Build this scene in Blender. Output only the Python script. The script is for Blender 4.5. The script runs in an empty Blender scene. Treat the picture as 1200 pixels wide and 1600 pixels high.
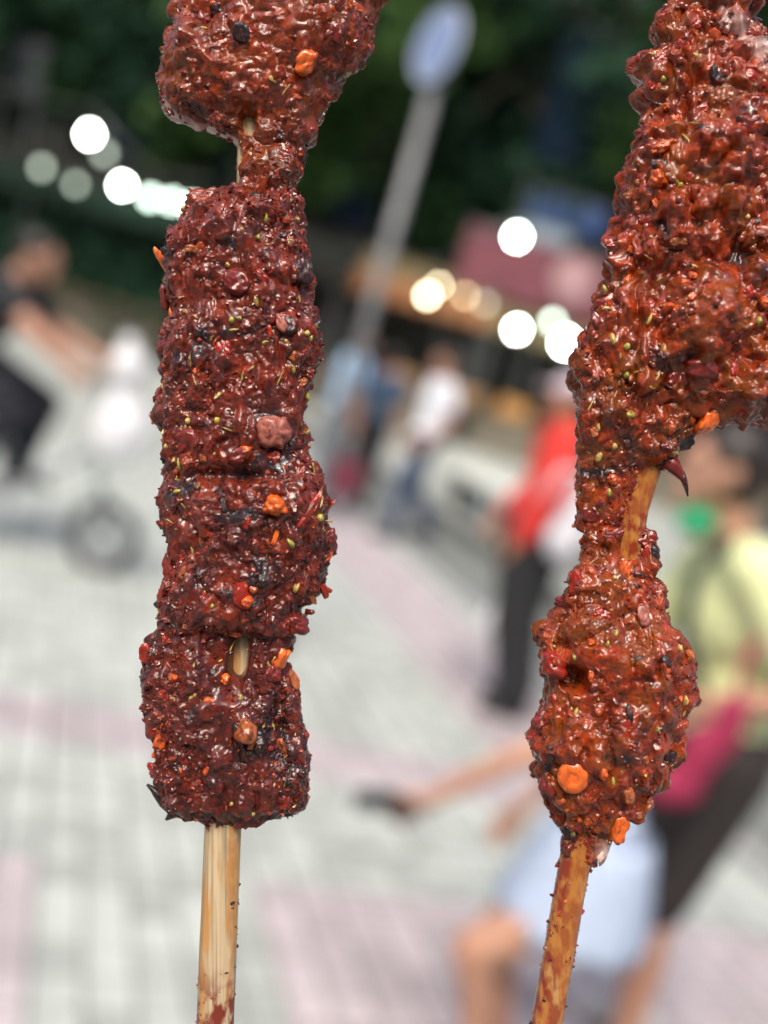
import bpy, math, random
import numpy as np
from mathutils import Vector, Matrix

random.seed(7)
rng = np.random.default_rng(11)
SC = bpy.context.scene
COL = SC.collection

# ------------------------------------------------------------------ camera
TILT = math.radians(16.3); PITCH = math.radians(8.67); FPX = 1600.0
CAM = Vector((0, 0, 1.5))
F = Vector((0, math.cos(PITCH), -math.sin(PITCH)))
U0 = Vector((0, math.sin(PITCH), math.cos(PITCH))); R0 = Vector((1, 0, 0))
R = R0 * math.cos(TILT) + U0 * math.sin(TILT)
U = -R0 * math.sin(TILT) + U0 * math.cos(TILT)
cd = bpy.data.cameras.new('camera'); cam = bpy.data.objects.new('camera', cd); COL.objects.link(cam)
M = Matrix.Identity(4)
for i in range(3):
    M[i][0] = R[i]; M[i][1] = U[i]; M[i][2] = -F[i]; M[i][3] = CAM[i]
cam.matrix_world = M
cd.lens = 36; cd.sensor_width = 36; cd.clip_start = 0.005; cd.clip_end = 400
cd.dof.use_dof = True; cd.dof.focus_distance = 0.1075; cd.dof.aperture_fstop = 10.4
SC.camera = cam

# ------------------------------------------------------------------ light
w = bpy.data.worlds.new('World'); SC.world = w; w.use_nodes = True
nt = w.node_tree; nt.nodes.clear()
sky = nt.nodes.new('ShaderNodeTexSky'); sky.sky_type = 'NISHITA'; sky.sun_disc = False
SUN_EL = math.radians(54); SUN_AZ = math.radians(196)      # azimuth clockwise from +Y
sky.sun_elevation = SUN_EL; sky.sun_rotation = SUN_AZ
sky.air_density = 1.0; sky.dust_density = 6.0; sky.ozone_density = 0.6
bg = nt.nodes.new('ShaderNodeBackground'); bg.inputs[1].default_value = 0.15
wo = nt.nodes.new('ShaderNodeOutputWorld')
nt.links.new(sky.outputs[0], bg.inputs[0]); nt.links.new(bg.outputs[0], wo.inputs[0])
sl = bpy.data.lights.new('sun', 'SUN'); sl.energy = 1.4; sl.angle = math.radians(22); sl.color = (1, .93, .84)
sun = bpy.data.objects.new('sun', sl); COL.objects.link(sun)
sd = Vector((math.sin(SUN_AZ) * math.cos(SUN_EL), math.cos(SUN_AZ) * math.cos(SUN_EL), math.sin(SUN_EL)))
sun.rotation_euler = sd.to_track_quat('Z', 'Y').to_euler()
SC.view_settings.view_transform = 'Standard'; SC.view_settings.look = 'None'
SC.view_settings.gamma = 1; SC.view_settings.use_curve_mapping = False
SC.view_settings.exposure = 0.52
SC.render.engine = 'CYCLES'
SC.cycles.max_bounces = 6; SC.cycles.diffuse_bounces = 3; SC.cycles.glossy_bounces = 3
SC.cycles.caustics_reflective = False; SC.cycles.caustics_refractive = False

# ------------------------------------------------------------------ helpers
def at(px, py, d):
    """world point seen at photo pixel (1200x1600) at camera depth d"""
    return CAM + (F + R * ((px - 600) / FPX) - U * ((py - 800) / FPX)) * d
def ground(px, py, z=0.0):
    r = F + R * ((px - 600) / FPX) - U * ((py - 800) / FPX)
    return CAM + r * ((z - CAM.z) / r.z)

def tag(o, label=None, cat=None, group=None, kind=None):
    if label: o['label'] = label
    if cat: o['category'] = cat
    if group: o['group'] = group
    if kind: o['kind'] = kind
    return o
def empty(name, loc=(0, 0, 0), rz=0.0):
    o = bpy.data.objects.new(name, None); COL.objects.link(o)
    o.location = loc; o.rotation_euler = (0, 0, rz); o.empty_display_size = .05
    return o
def mesh_np(name, V, faces, mat=None, parent=None, smooth=True, link=True):
    me = bpy.data.meshes.new(name)
    me.from_pydata(np.asarray(V, dtype=float).tolist() if not isinstance(V, list) else V, [], faces)
    if smooth: me.polygons.foreach_set('use_smooth', [True] * len(me.polygons))
    me.update()
    if mat: me.materials.append(mat)
    if not link: return me
    o = bpy.data.objects.new(name, me); COL.objects.link(o)
    if parent: o.parent = parent
    return o
def fast_mesh(name, V, Q, mat=None, parent=None, smooth=True):
    """V (n,3), Q (m,k) int arrays, all faces with k corners"""
    V = np.ascontiguousarray(V, dtype=np.float32); Q = np.ascontiguousarray(Q, dtype=np.int32)
    me = bpy.data.meshes.new(name); n, k = Q.shape
    me.vertices.add(len(V)); me.vertices.foreach_set('co', V.ravel())
    me.loops.add(n * k); me.loops.foreach_set('vertex_index', Q.ravel())
    me.polygons.add(n); me.polygons.foreach_set('loop_start', np.arange(0, n * k, k, dtype=np.int32))
    me.update(calc_edges=True)
    me.polygons.foreach_set('use_smooth', np.full(n, smooth))
    me.validate()
    if mat: me.materials.append(mat)
    o = bpy.data.objects.new(name, me); COL.objects.link(o)
    if parent: o.parent = parent
    return o

class MB:
    def __init__(s): s.v = []; s.f = []
    def add(s, V, Fs):
        b = len(s.v); s.v += [tuple(p) for p in V]; s.f += [tuple(i + b for i in f) for f in Fs]; return s
    def box(s, c, d, rz=0.0, mat=None):
        c = Vector(c); Q = []
        rot = mat or Matrix.Rotation(rz, 3, 'Z')
        for z in (-.5, .5):
            for x, y in ((-.5, -.5), (.5, -.5), (.5, .5), (-.5, .5)):
                Q.append(c + rot @ Vector((x * d[0], y * d[1], z * d[2])))
        return s.add(Q, [(0, 3, 2, 1), (4, 5, 6, 7), (0, 1, 5, 4), (1, 2, 6, 5), (2, 3, 7, 6), (3, 0, 4, 7)])
    def tube(s, pts, r, n=10, cap=True):
        pts = [Vector(p) for p in pts]; rs = r if isinstance(r, (list, tuple)) else [r] * len(pts)
        V = []; Fs = []; prev = None
        for i, p in enumerate(pts):
            t = (pts[min(i + 1, len(pts) - 1)] - pts[max(i - 1, 0)]).normalized()
            if prev is None:
                a = t.cross(Vector((0, 0, 1)) if abs(t.z) < .9 else Vector((1, 0, 0))).normalized()
            else: a = (prev - t * prev.dot(t)).normalized()
            prev = a; b = t.cross(a)
            for k in range(n):
                an = 2 * math.pi * k / n; V.append(p + (a * math.cos(an) + b * math.sin(an)) * rs[i])
        for i in range(len(pts) - 1):
            for k in range(n):
                Fs.append((i * n + k, i * n + (k + 1) % n, (i + 1) * n + (k + 1) % n, (i + 1) * n + k))
        if cap: Fs.append(tuple(range(n))[::-1]); Fs.append(tuple(range((len(pts) - 1) * n, len(pts) * n)))
        return s.add(V, Fs)
    def ball(s, c, r, nu=14, nv=9, rot=None):
        r = (r, r, r) if not isinstance(r, (tuple, list)) else r
        c = Vector(c); V = []; Fs = []
        for j in range(1, nv):
            ph = math.pi * j / nv
            for i in range(nu):
                th = 2 * math.pi * i / nu
                q = Vector((r[0] * math.sin(ph) * math.cos(th), r[1] * math.sin(ph) * math.sin(th), r[2] * math.cos(ph)))
                V.append(c + (rot @ q if rot else q))
        top = Vector((0, 0, r[2])); V.append(c + (rot @ top if rot else top)); V.append(c - (rot @ top if rot else top))
        T = (nv - 1) * nu
        for j in range(nv - 2):
            for i in range(nu):
                Fs.append((j * nu + i, (j + 1) * nu + i, (j + 1) * nu + (i + 1) % nu, j * nu + (i + 1) % nu))
        for i in range(nu):
            Fs.append((T, i, (i + 1) % nu)); Fs.append((T + 1, (nv - 2) * nu + (i + 1) % nu, (nv - 2) * nu + i))
        return s.add(V, Fs)
    def capsule(s, p1, r1, p2, r2, n=12):
        p1 = Vector(p1); p2 = Vector(p2); L = (p2 - p1).length
        if L < 1e-5: return s.ball(p1, r1)
        d = (p2 - p1) / L; pts = []; rs = []
        for a in (80, 55, 28): pts.append(p1 - d * r1 * math.sin(math.radians(a))); rs.append(r1 * math.cos(math.radians(a)))
        pts += [p1, p2]; rs += [r1, r2]
        for a in (28, 55, 80): pts.append(p2 + d * r2 * math.sin(math.radians(a))); rs.append(r2 * math.cos(math.radians(a)))
        return s.tube(pts, rs, n)
    def torus(s, c, Rm, r, axis='Y', n=40, m=8):
        c = Vector(c); V = []; Fs = []
        for i in range(n):
            a = 2 * math.pi * i / n
            for j in range(m):
                b = 2 * math.pi * j / m
                x = (Rm + r * math.cos(b)) * math.cos(a); z = (Rm + r * math.cos(b)) * math.sin(a); y = r * math.sin(b)
                V.append(c + (Vector((x, y, z)) if axis == 'Y' else Vector((x, z, y))))
        for i in range(n):
            for j in range(m):
                Fs.append((i * m + j, i * m + (j + 1) % m, ((i + 1) % n) * m + (j + 1) % m, ((i + 1) % n) * m + j))
        return s.add(V, Fs)
    def build(s, name, mat=None, parent=None, smooth=False):
        return mesh_np(name, s.v, s.f, mat, parent, smooth)

def mat(name, col, rough=.6, metal=0, **kw):
    m = bpy.data.materials.new(name); m.use_nodes = True
    b = m.node_tree.nodes['Principled BSDF']
    b.inputs['Base Color'].default_value = (*col, 1); b.inputs['Roughness'].default_value = rough
    b.inputs['Metallic'].default_value = metal
    for k, v in kw.items(): b.inputs[k.replace('_', ' ')].default_value = v
    return m
def mottled(name, c1, c2, scale, rough=.7, bump=0.0, detail=5, **kw):
    m = mat(name, c1, rough, **kw); t = m.node_tree; b = t.nodes['Principled BSDF']
    tc = t.nodes.new('ShaderNodeTexCoord'); n = t.nodes.new('ShaderNodeTexNoise')
    n.inputs['Scale'].default_value = scale; n.inputs['Detail'].default_value = detail
    r = t.nodes.new('ShaderNodeValToRGB'); r.color_ramp.elements[0].position = .35; r.color_ramp.elements[1].position = .65
    r.color_ramp.elements[0].color = (*c1, 1); r.color_ramp.elements[1].color = (*c2, 1)
    t.links.new(tc.outputs['Object'], n.inputs['Vector']); t.links.new(n.outputs[0], r.inputs[0]); t.links.new(r.outputs[0], b.inputs['Base Color'])
    if bump:
        bp = t.nodes.new('ShaderNodeBump'); bp.inputs['Distance'].default_value = bump; bp.inputs['Strength'].default_value = .6
        t.links.new(n.outputs[0], bp.inputs['Height']); t.links.new(bp.outputs[0], b.inputs['Normal'])
    return m

# ------------------------------------------------------------------ numpy noise
def _h(ix, iy, iz, s=0):
    h = (ix.astype(np.int64) * 374761393 + iy.astype(np.int64) * 668265263 + iz.astype(np.int64) * 2147483647 + s * 1274126177) & 0xffffffff
    h = ((h ^ (h >> 13)) * 1274126177) & 0xffffffff
    h = ((h ^ (h >> 16)) * 2246822519) & 0xffffffff
    return ((h ^ (h >> 15)) & 0xffffff).astype(np.float32) / 16777216.0
def vnoise(P, s=0):
    I = np.floor(P).astype(np.int64); f = (P - I).astype(np.float32); f = f * f * f * (f * (f * 6 - 15) + 10)
    o = 0
    for dx in (0, 1):
        wx = f[:, 0] if dx else 1 - f[:, 0]
        for dy in (0, 1):
            wy = f[:, 1] if dy else 1 - f[:, 1]
            for dz in (0, 1):
                wz = f[:, 2] if dz else 1 - f[:, 2]
                o = o + wx * wy * wz * _h(I[:, 0] + dx, I[:, 1] + dy, I[:, 2] + dz, s)
    return o * 2 - 1
def fbm(P, cell, oct=4, s=0, gain=.5):
    o = 0; a = 1; t = 0
    for k in range(oct):
        o = o + a * vnoise(P / cell * (2.03 ** k) + k * 17.3, s + k); t += a; a *= gain
    return o / t
def worley(P, cell, s=0):
    Q = P / cell; I = np.floor(Q).astype(np.int64); best = np.full(len(P), 9.0, np.float32); idv = np.zeros(len(P), np.float32)
    for dx in (-1, 0, 1):
        for dy in (-1, 0, 1):
            for dz in (-1, 0, 1):
                a, b, c = I[:, 0] + dx, I[:, 1] + dy, I[:, 2] + dz
                d = (a + _h(a, b, c, s) - Q[:, 0]) ** 2 + (b + _h(a, b, c, s + 1) - Q[:, 1]) ** 2 + (c + _h(a, b, c, s + 2) - Q[:, 2]) ** 2
                m = d < best; best = np.where(m, d, best); idv = np.where(m, _h(a, b, c, s + 3), idv)
    return np.sqrt(best), idv

# ================================================================== GROUND
VPd = (ground(130, 900) - ground(130, 1400)); VPd.z = 0; VPd.normalize()     # the paving runs this way
UD = VPd; VD = Vector((UD.y, -UD.x, 0))
ANG = math.atan2(UD.y, UD.x)
def uv(p): return p.x * UD.x + p.y * UD.y, p.x * VD.x + p.y * VD.y
def fromuv(u, v, z=0.0): q = UD * u + VD * v; q.z = z; return q
u_, vR1 = uv(ground(600, 830)); u_, vR2 = uv(ground(720, 830)); u_, vC = uv(ground(640, 945)); u_, vB = uv(ground(392, 1400))
_, vB2 = uv(ground(40, 1450)); uA, _ = uv(ground(120, 1135)); uBf, _ = uv(ground(480, 1385)); uA2, _ = uv(ground(20, 1475))
T = 0.115
print('GRID', vR1, vR2, vC, vB, vB2, uA, uBf, uA2)
def is_pink(u, v):
    if abs(u - uA) < .17: return v < vC + .4
    if abs(v - vC) < .34 and u > uA: return True
    if u < uBf and v > vB: return True
    if u < uBf and v < vB2: return True
    return False
def tile_mat(name, c1, c2):
    m = mottled(name, c1, c2, 9, .55, .0008, 6); t = m.node_tree; b = t.nodes['Principled BSDF']
    oi = t.nodes.new('ShaderNodeObjectInfo'); ge = t.nodes.new('ShaderNodeNewGeometry')
    ad = t.nodes.new('ShaderNodeMath'); ad.operation = 'ADD'; fr = t.nodes.new('ShaderNodeMath'); fr.operation = 'FRACT'
    mr = t.nodes.new('ShaderNodeMapRange'); mr.inputs[3].default_value = .72; mr.inputs[4].default_value = 1.08
    mu = t.nodes.new('ShaderNodeMix'); mu.data_type = 'RGBA'; mu.blend_type = 'MULTIPLY'; mu.inputs[0].default_value = 1
    src = b.inputs['Base Color'].links[0].from_socket
    t.links.new(oi.outputs['Random'], ad.inputs[0]); t.links.new(ge.outputs['Random Per Island'], ad.inputs[1])
    t.links.new(ad.outputs[0], fr.inputs[0]); t.links.new(fr.outputs[0], mr.inputs[0])
    t.links.new(src, mu.inputs[6]); t.links.new(mr.outputs[0], mu.inputs[7]); t.links.new(mu.outputs[2], b.inputs['Base Color'])
    return m
m_green = tile_mat('pale_green_grey_paving', (.42, .465, .435), (.53, .575, .54))
m_pink = tile_mat('pink_grey_paving', (.45, .40, .42), (.54, .485, .505))
m_joint = mottled('paving_joint', (.16, .17, .16), (.22, .23, .22), 20, .9)
m_road = mottled('grey_asphalt', (.15, .165, .155), (.20, .215, .205), 30, .8, .002)

def sheet(name, u0, u1, v0, v1, z, m):
    o = mesh_np(name, [fromuv(u0, v0, z), fromuv(u1, v0, z), fromuv(u1, v1, z), fromuv(u0, v1, z)], [(0, 1, 2, 3)][::-1], m, None, False)
    if o.data.polygons[0].normal.z < 0: o.data.flip_normals()
    return tag(o, kind='structure')
m_land = mottled('open_ground', (.30, .31, .29), (.38, .39, .37), 2, .9)
sheet('ground', -60, 300, -200, 200, -.03, m_land)
def far_paving_mat(name, pink):
    m = mat(name, (.5, .52, .5), .6); t = m.node_tree; b = t.nodes['Principled BSDF']
    g = t.nodes.new('ShaderNodeNewGeometry'); mp = t.nodes.new('ShaderNodeMapping'); mp.vector_type = 'POINT'
    mp.inputs['Rotation'].default_value = (0, 0, -ANG)
    br = t.nodes.new('ShaderNodeTexBrick'); br.offset = 0; br.inputs['Scale'].default_value = 1
    br.inputs['Brick Width'].default_value = T; br.inputs['Row Height'].default_value = T; br.inputs['Mortar Size'].default_value = .006
    a, c = ((.36, .395, .37), (.46, .49, .46)) if not pink else ((.42, .35, .38), (.50, .43, .455))
    br.inputs['Color1'].default_value = (*a, 1); br.inputs['Color2'].default_value = (*c, 1); br.inputs['Mortar'].default_value = (.22, .22, .21, 1)
    t.links.new(g.outputs['Position'], mp.inputs[0]); t.links.new(mp.outputs[0], br.inputs['Vector']); t.links.new(br.outputs[0], b.inputs['Base Color'])
    return m
m_fg = far_paving_mat('far_green_paving', False); m_fp = far_paving_mat('far_pink_paving', True)
UMAX = 9.6
plaza = sheet('plaza', -3, UMAX, -7, vR1, -.012, m_joint)
sheet('far_plaza', UMAX, 22, -14, vR1, 0, m_fg)
sheet('side_plaza', -3, UMAX, -14, -7, -.001, m_fg)
sheet('pink_paving_band', UMAX, 20, vC - .34, vC + .34, .004, m_fp)
sheet('road', -3, 40, vR1 + .12, vR2 - .12, -.02, m_road)
sheet('far_pavement', -3, 40, vR2, 16, .1, m_fg)
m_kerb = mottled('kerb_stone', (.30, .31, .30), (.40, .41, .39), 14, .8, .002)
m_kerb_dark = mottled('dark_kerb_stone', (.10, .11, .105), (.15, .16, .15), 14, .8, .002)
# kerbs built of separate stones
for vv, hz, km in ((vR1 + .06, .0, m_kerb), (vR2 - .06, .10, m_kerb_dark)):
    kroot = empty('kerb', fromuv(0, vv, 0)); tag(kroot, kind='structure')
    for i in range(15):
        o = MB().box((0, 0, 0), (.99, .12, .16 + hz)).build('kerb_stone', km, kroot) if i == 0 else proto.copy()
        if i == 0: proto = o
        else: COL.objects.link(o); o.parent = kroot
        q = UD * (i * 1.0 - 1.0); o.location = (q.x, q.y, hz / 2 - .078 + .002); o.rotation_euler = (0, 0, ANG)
# tiles
tiles = []
i0, i1 = int(-.5 / T), int(UMAX / T); j0, j1 = int(-7 / T), int(vR1 / T) - 1
for i in range(i0, i1):
    for j in range(j0, j1 + 1):
        u, v = (i + .5) * T, (j + .5) * T
        p = fromuv(u, v); r = p - CAM; dz = r.dot(F)
        if dz < .8: continue
        x = 600 + FPX * r.dot(R) / dz; y = 800 - FPX * r.dot(U) / dz
        if -260 < x < 1460 and y < 1900: tiles.append((dz, u, v, -60 < x < 1260 and y < 1660))
tiles.sort(key=lambda a: (not a[3], a[0]))
tm = {}
for nm, m in (('g', m_green), ('p', m_pink)):
    b = MB(); a = T / 2 - .0055; c = a - .003
    V = [(-a, -a, -.01), (a, -a, -.01), (a, a, -.01), (-a, a, -.01), (-a, -a, -.003), (a, -a, -.003), (a, a, -.003), (-a, a, -.003), (-c, -c, 0), (c, -c, 0), (c, c, 0), (-c, c, 0)]
    Fs = [(8, 9, 10, 11)] + [(k, (k + 1) % 4, 4 + (k + 1) % 4, 4 + k) for k in range(4)] + [(4 + k, 4 + (k + 1) % 4, 8 + (k + 1) % 4, 8 + k) for k in range(4)]
    tm[nm] = mesh_np('paving_tile', V, Fs, m, None, False, link=False); tm[nm + 'V'] = V; tm['F'] = Fs
rest = {'g': MB(), 'p': MB()}
for k, (dz, u, v, vis) in enumerate(tiles):
    nm = 'p' if is_pink(u, v) else 'g'; q = fromuv(u, v, random.uniform(-.0015, .001))
    if k < 300:
        o = bpy.data.objects.new('paving_tile', tm[nm]); COL.objects.link(o); o.parent = plaza; o.location = q; o.rotation_euler = (0, 0, ANG)
    else:
        V = [q + UD * a[0] + VD * (-a[1]) + Vector((0, 0, a[2])) for a in tm[nm + 'V']]; rest[nm].add(V, tm['F'])
for nm, m in (('g', m_green), ('p', m_pink)):
    tag(rest[nm].build('small_paving_tiles', m, plaza), kind='stuff')

# ================================================================== FAR BACKGROUND
m_leafs = [mottled('leaf_green_%d' % i, a, b, 3, .8, Specular_IOR_Level=.2) for i, (a, b) in enumerate([((.012, .038, .015), (.026, .075, .022)), ((.008, .030, .017), (.020, .062, .032)), ((.02, .052, .013), (.045, .095, .02))])]
m_bark = mottled('bark', (.05, .04, .03), (.11, .085, .06), 12, .9, .01)
def tree(px, py, d, h, rad, kind, label):
    g = at(px, py, d); root = empty('tree', (g.x, g.y, 0), random.random() * 6)
    tag(root, label, 'tree', 'trees behind the market stalls')
    b = MB(); b.tube([(0, 0, -.1), (.08, .03, h * .25), (-.05, .1, h * .5), (.1, 0, h * .85)], [.32, .24, .17, .05], 10)
    tr = b.build('trunk', m_bark, root, True)
    for k in range(6):
        a = k * 1.05 + random.random(); z0 = h * random.uniform(.28, .5); b2 = MB()
        e = Vector((math.cos(a) * rad * .7, math.sin(a) * rad * .7, z0 + h * random.uniform(.15, .35)))
        b2.tube([(0, 0, z0), Vector((e.x * .5, e.y * .5, (z0 + e.z) / 2 + .2)), e], [.12, .08, .03], 7).build('limb', m_bark, root, True)
    n = 5200; cl = 70
    cc = rng.normal(size=(cl, 3)); cc /= np.linalg.norm(cc, axis=1)[:, None]; cc *= (rng.random(cl) ** .4)[:, None]
    cc = cc * np.array([rad, rad, h * .40]) + np.array([0, 0, h * .62])
    P = cc[rng.integers(0, cl, n)] + rng.normal(size=(n, 3)) * .42
    A = rng.normal(size=(n, 3)); A /= np.linalg.norm(A, axis=1)[:, None]
    B = np.cross(A, rng.normal(size=(n, 3))); B /= np.linalg.norm(B, axis=1)[:, None]
    s1 = rng.uniform(.14, .30, n)[:, None]; s2 = s1 * .55
    V = np.stack([P - A * s1, P + B * s2, P + A * s1, P - B * s2], 1).reshape(-1, 3)
    Q = np.arange(n * 4).reshape(-1, 4)
    fast_mesh('crown', V, Q, m_leafs[kind], root, False)
tl = ['broad dark tree at the far left behind the cyclist', 'dark green tree behind the pale string of lamps', 'tall tree filling the gap between the two skewers, left of the sign pole',
      'dense tree behind the round sign', 'dark tree above the maroon signboard', 'tree at the far right behind the thick skewer', 'tree at the right edge above the woman in yellow']
for k, (px, d, h, rad) in enumerate([(-160, 22, 12, 3.8), (90, 23, 13, 4), (330, 22, 13, 4), (560, 24, 15, 4.2), (790, 24, 15, 4.4), (1030, 23, 15.5, 4.2), (1260, 21, 16, 4.2)]):
    tree(px, 560 + (px - 600) * .29, d, h, rad, k % 3, tl[k])
# low shrub belt under the trees
m_shrub = m_leafs[1]
for k, px in enumerate([-150, 20, 180, 350]):
    g = at(px, 400 + (px) * .29, 19.5); root = empty('shrub', (g.x, g.y, 0)); n = 1600
    tag(root, ['leafy dark shrub at the far left edge behind the cyclist', 'dark shrub just behind the head of the cyclist', 'dark shrub between the cyclist and the thin left skewer', 'dark shrub hidden behind the left skewer'][k], 'shrub', 'shrubs under the trees')
    MB().tube([(0, 0, -.05), (0, .05, .9)], [.06, .03], 6).build('stem', m_bark, root, True)
    P = rng.normal(size=(n, 3)) * np.array([.75, .5, .55]) + np.array([0, 0, 1.05]); P[:, 2] = np.abs(P[:, 2]) + .05
    A = rng.normal(size=(n, 3)); A /= np.linalg.norm(A, axis=1)[:, None]; B = np.cross(A, rng.normal(size=(n, 3))); B /= np.linalg.norm(B, axis=1)[:, None]
    s1 = rng.uniform(.07, .14, n)[:, None]
    fast_mesh('foliage', np.stack([P - A * s1, P + B * s1 * .5, P + A * s1, P - B * s1 * .5], 1).reshape(-1, 3), np.arange(n * 4).reshape(-1, 4), m_shrub, root, False)

# dark building behind the trees
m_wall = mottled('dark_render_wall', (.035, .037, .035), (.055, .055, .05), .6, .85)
m_glass = mat('dark_blue_window_glass', (.02, .035, .07), .12)
m_frame = mat('grey_window_frame', (.22, .22, .24), .5)
bd = empty('building', (0, 29, 0), 0); tag(bd, 'long dark building closing off the square behind the trees', 'building')
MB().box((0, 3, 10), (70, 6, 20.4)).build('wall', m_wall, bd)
MB().box((0, 2.8, 20.5), (71, 7, .6)).build('roof', m_frame, bd)
wf = MB().box((0, 0, 0), (1.5, .10, 1.7)).build('window', m_frame, bd); wf.location = (-22.4, -.02, 5.2)
pn = MB().box((0, -.03, 0), (1.3, .10, 1.5)).build('pane', m_glass, wf)
for r_ in range(4):
    for c_ in range(15):
        if r_ == 0 and c_ == 0: continue
        a = wf.copy(); COL.objects.link(a); a.parent = bd; a.location = (-22.4 + c_ * 3.2, -.02, 5.2 + r_ * 3.6)
        b_ = pn.copy(); COL.objects.link(b_); b_.parent = a

bq = empty('building', (0, -13, 0), 0); tag(bq, 'made-up grey building behind the viewpoint, added to screen the skewers from open sky', 'building')  # invented building, never in view: blocks sky and darkens reflections on the meat
m_blocker = mottled('grey_sky_blocker_render', (.14, .14, .135), (.19, .185, .18), .8, .85)
MB().box((0, -4, 4.4), (60, 8, 9.2)).build('wall', m_blocker, bq)
MB().box((0, -3.8, 9.3), (61, 9, .6)).build('roof', m_frame, bq)
wq = MB().box((0, 0, 0), (1.6, .10, 1.8)).build('window', m_frame, bq); wq.location = (-21, .02, 2.0); pq = MB().box((0, .03, 0), (1.4, .10, 1.6)).build('pane', m_glass, wq)
for r_ in range(3):
    for c_ in range(15):
        if r_ == 0 and c_ == 0: continue
        a = wq.copy(); COL.objects.link(a); a.parent = bq; a.location = (-21 + c_ * 3.0, .02, 2.0 + r_ * 2.6)
        b_ = pq.copy(); COL.objects.link(b_); b_.parent = a

# market stalls with awnings
m_post = mat('stall_post', (.12, .12, .12), .5, .5)
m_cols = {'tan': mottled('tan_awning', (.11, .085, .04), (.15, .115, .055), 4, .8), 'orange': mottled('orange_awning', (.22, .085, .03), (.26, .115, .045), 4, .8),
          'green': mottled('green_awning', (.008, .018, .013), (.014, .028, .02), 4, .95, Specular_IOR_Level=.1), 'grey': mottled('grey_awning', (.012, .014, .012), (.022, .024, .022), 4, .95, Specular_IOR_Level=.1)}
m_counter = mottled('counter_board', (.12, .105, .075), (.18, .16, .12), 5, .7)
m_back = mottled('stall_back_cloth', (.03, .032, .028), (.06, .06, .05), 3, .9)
m_crate = mottled('crate_wood', (.26, .15, .07), (.36, .22, .11), 8, .8)
def stall(px, d, wdt, awn, fas, label, zc=2.75):
    g = at(px, 546 + (px - 600) * .2924, d); root = empty('market_stall', (g.x, g.y, 0), 0)
    tag(root, label, 'market stall', 'market stalls along the far side')
    for x in (-wdt / 2 + .06, wdt / 2 - .06):
        for y in (-.9, .9): MB().box((x, y, zc / 2 - .02), (.07, .07, zc)).build('post', m_post, root)
    b = MB(); hw = wdt / 2 + .12
    V = []; 
    for t in range(7):
        y = -1.35 + t * .42; z = zc + .05 + .55 * math.sin(t / 6 * math.pi * .6)
        V += [(-hw, y, z), (hw, y, z)]
    V += [(v[0], v[1], v[2] - .03) for v in V]
    Fs = [(2 * t, 2 * t + 1, 2 * t + 3, 2 * t + 2) for t in range(6)] + [(14 + 2 * t, 14 + 2 * t + 2, 14 + 2 * t + 3, 14 + 2 * t + 1) for t in range(6)]
    Fs += [(2 * t, 2 * t + 2, 16 + 2 * t, 14 + 2 * t) for t in range(6)] + [(2 * t + 1, 15 + 2 * t, 17 + 2 * t, 2 * t + 3) for t in range(6)] + [(0, 14, 15, 1), (12, 13, 27, 26)]
    b.add(V, Fs).build('canopy', m_cols[awn], root, False)
    ns = 8
    for k in range(ns):
        x = -hw + (k + .5) * 2 * hw / ns
        v = MB().tube([(x, -1.37, zc + .04), (x, -1.39, zc - .18), (x, -1.37, zc - .42)], .001, 4)
        bb = MB(); a = hw / ns
        bb.add([(x - a * .96, -1.38, zc + .07), (x + a * .96, -1.38, zc + .07), (x + a * .96, -1.4, zc - .28), (x, -1.41, zc - .40), (x - a * .96, -1.4, zc - .28),
                (x - a * .96, -1.36, zc + .07), (x + a * .96, -1.36, zc + .07), (x + a * .96, -1.38, zc - .28), (x, -1.39, zc - .40), (x - a * .96, -1.38, zc - .28)],
               [(0, 4, 3, 2, 1), (5, 6, 7, 8, 9), (0, 5, 9, 4), (1, 2, 7, 6), (2, 3, 8, 7), (3, 4, 9, 8), (0, 1, 6, 5)]).build('valance', m_cols[fas], root)
    MB().box((0, -.75, .45), (wdt - .3, .55, .9)).build('counter', m_counter, root)
    MB().box((0, -.78, .925), (wdt - .2, .68, .045)).build('counter_top', m_crate, root)
    MB().box((0, .96, 1.35), (wdt - .05, .04, 2.7)).build('back_panel', m_back, root)
    return root
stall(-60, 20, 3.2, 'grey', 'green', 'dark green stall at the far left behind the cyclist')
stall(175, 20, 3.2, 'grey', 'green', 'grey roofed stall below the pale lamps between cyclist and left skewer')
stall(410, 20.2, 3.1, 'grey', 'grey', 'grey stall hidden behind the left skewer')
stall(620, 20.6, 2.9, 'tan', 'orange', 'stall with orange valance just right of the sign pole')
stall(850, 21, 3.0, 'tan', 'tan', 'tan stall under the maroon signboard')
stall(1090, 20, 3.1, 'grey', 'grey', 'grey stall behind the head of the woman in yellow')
# crates and goods on the counters
def crate(px, d, z, label, m):
    g = at(px, 546 + (px - 600) * .2924, d); root = empty('crate', (g.x, g.y - .8, z)); tag(root, label, 'crate', 'crates on the stall counters')
    for k in range(3):
        MB().box((0, -.2, .05 + k * .1), (.6, .02, .08)).build('slat', m, root); MB().box((0, .2, .05 + k * .1), (.6, .02, .08)).build('slat', m, root)
    for x in (-.29, .29): MB().box((x, 0, .15), (.02, .38, .3)).build('side_panel', m, root)
    MB().box((0, 0, .012), (.56, .38, .02)).build('bottom', m, root)
m_orange = mottled('orange_plastic', (.45, .22, .06), (.55, .28, .09), 4, .6)
crate(805, 21, .95, 'orange crate on the tan stall counter left of the red jacket', m_orange)
crate(735, 20.6, .95, 'brown wooden crate at the right end of the orange valance stall', m_crate)
crate(640, 20.6, .95, 'brown wooden crate behind the man in the white shirt', m_crate)

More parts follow.
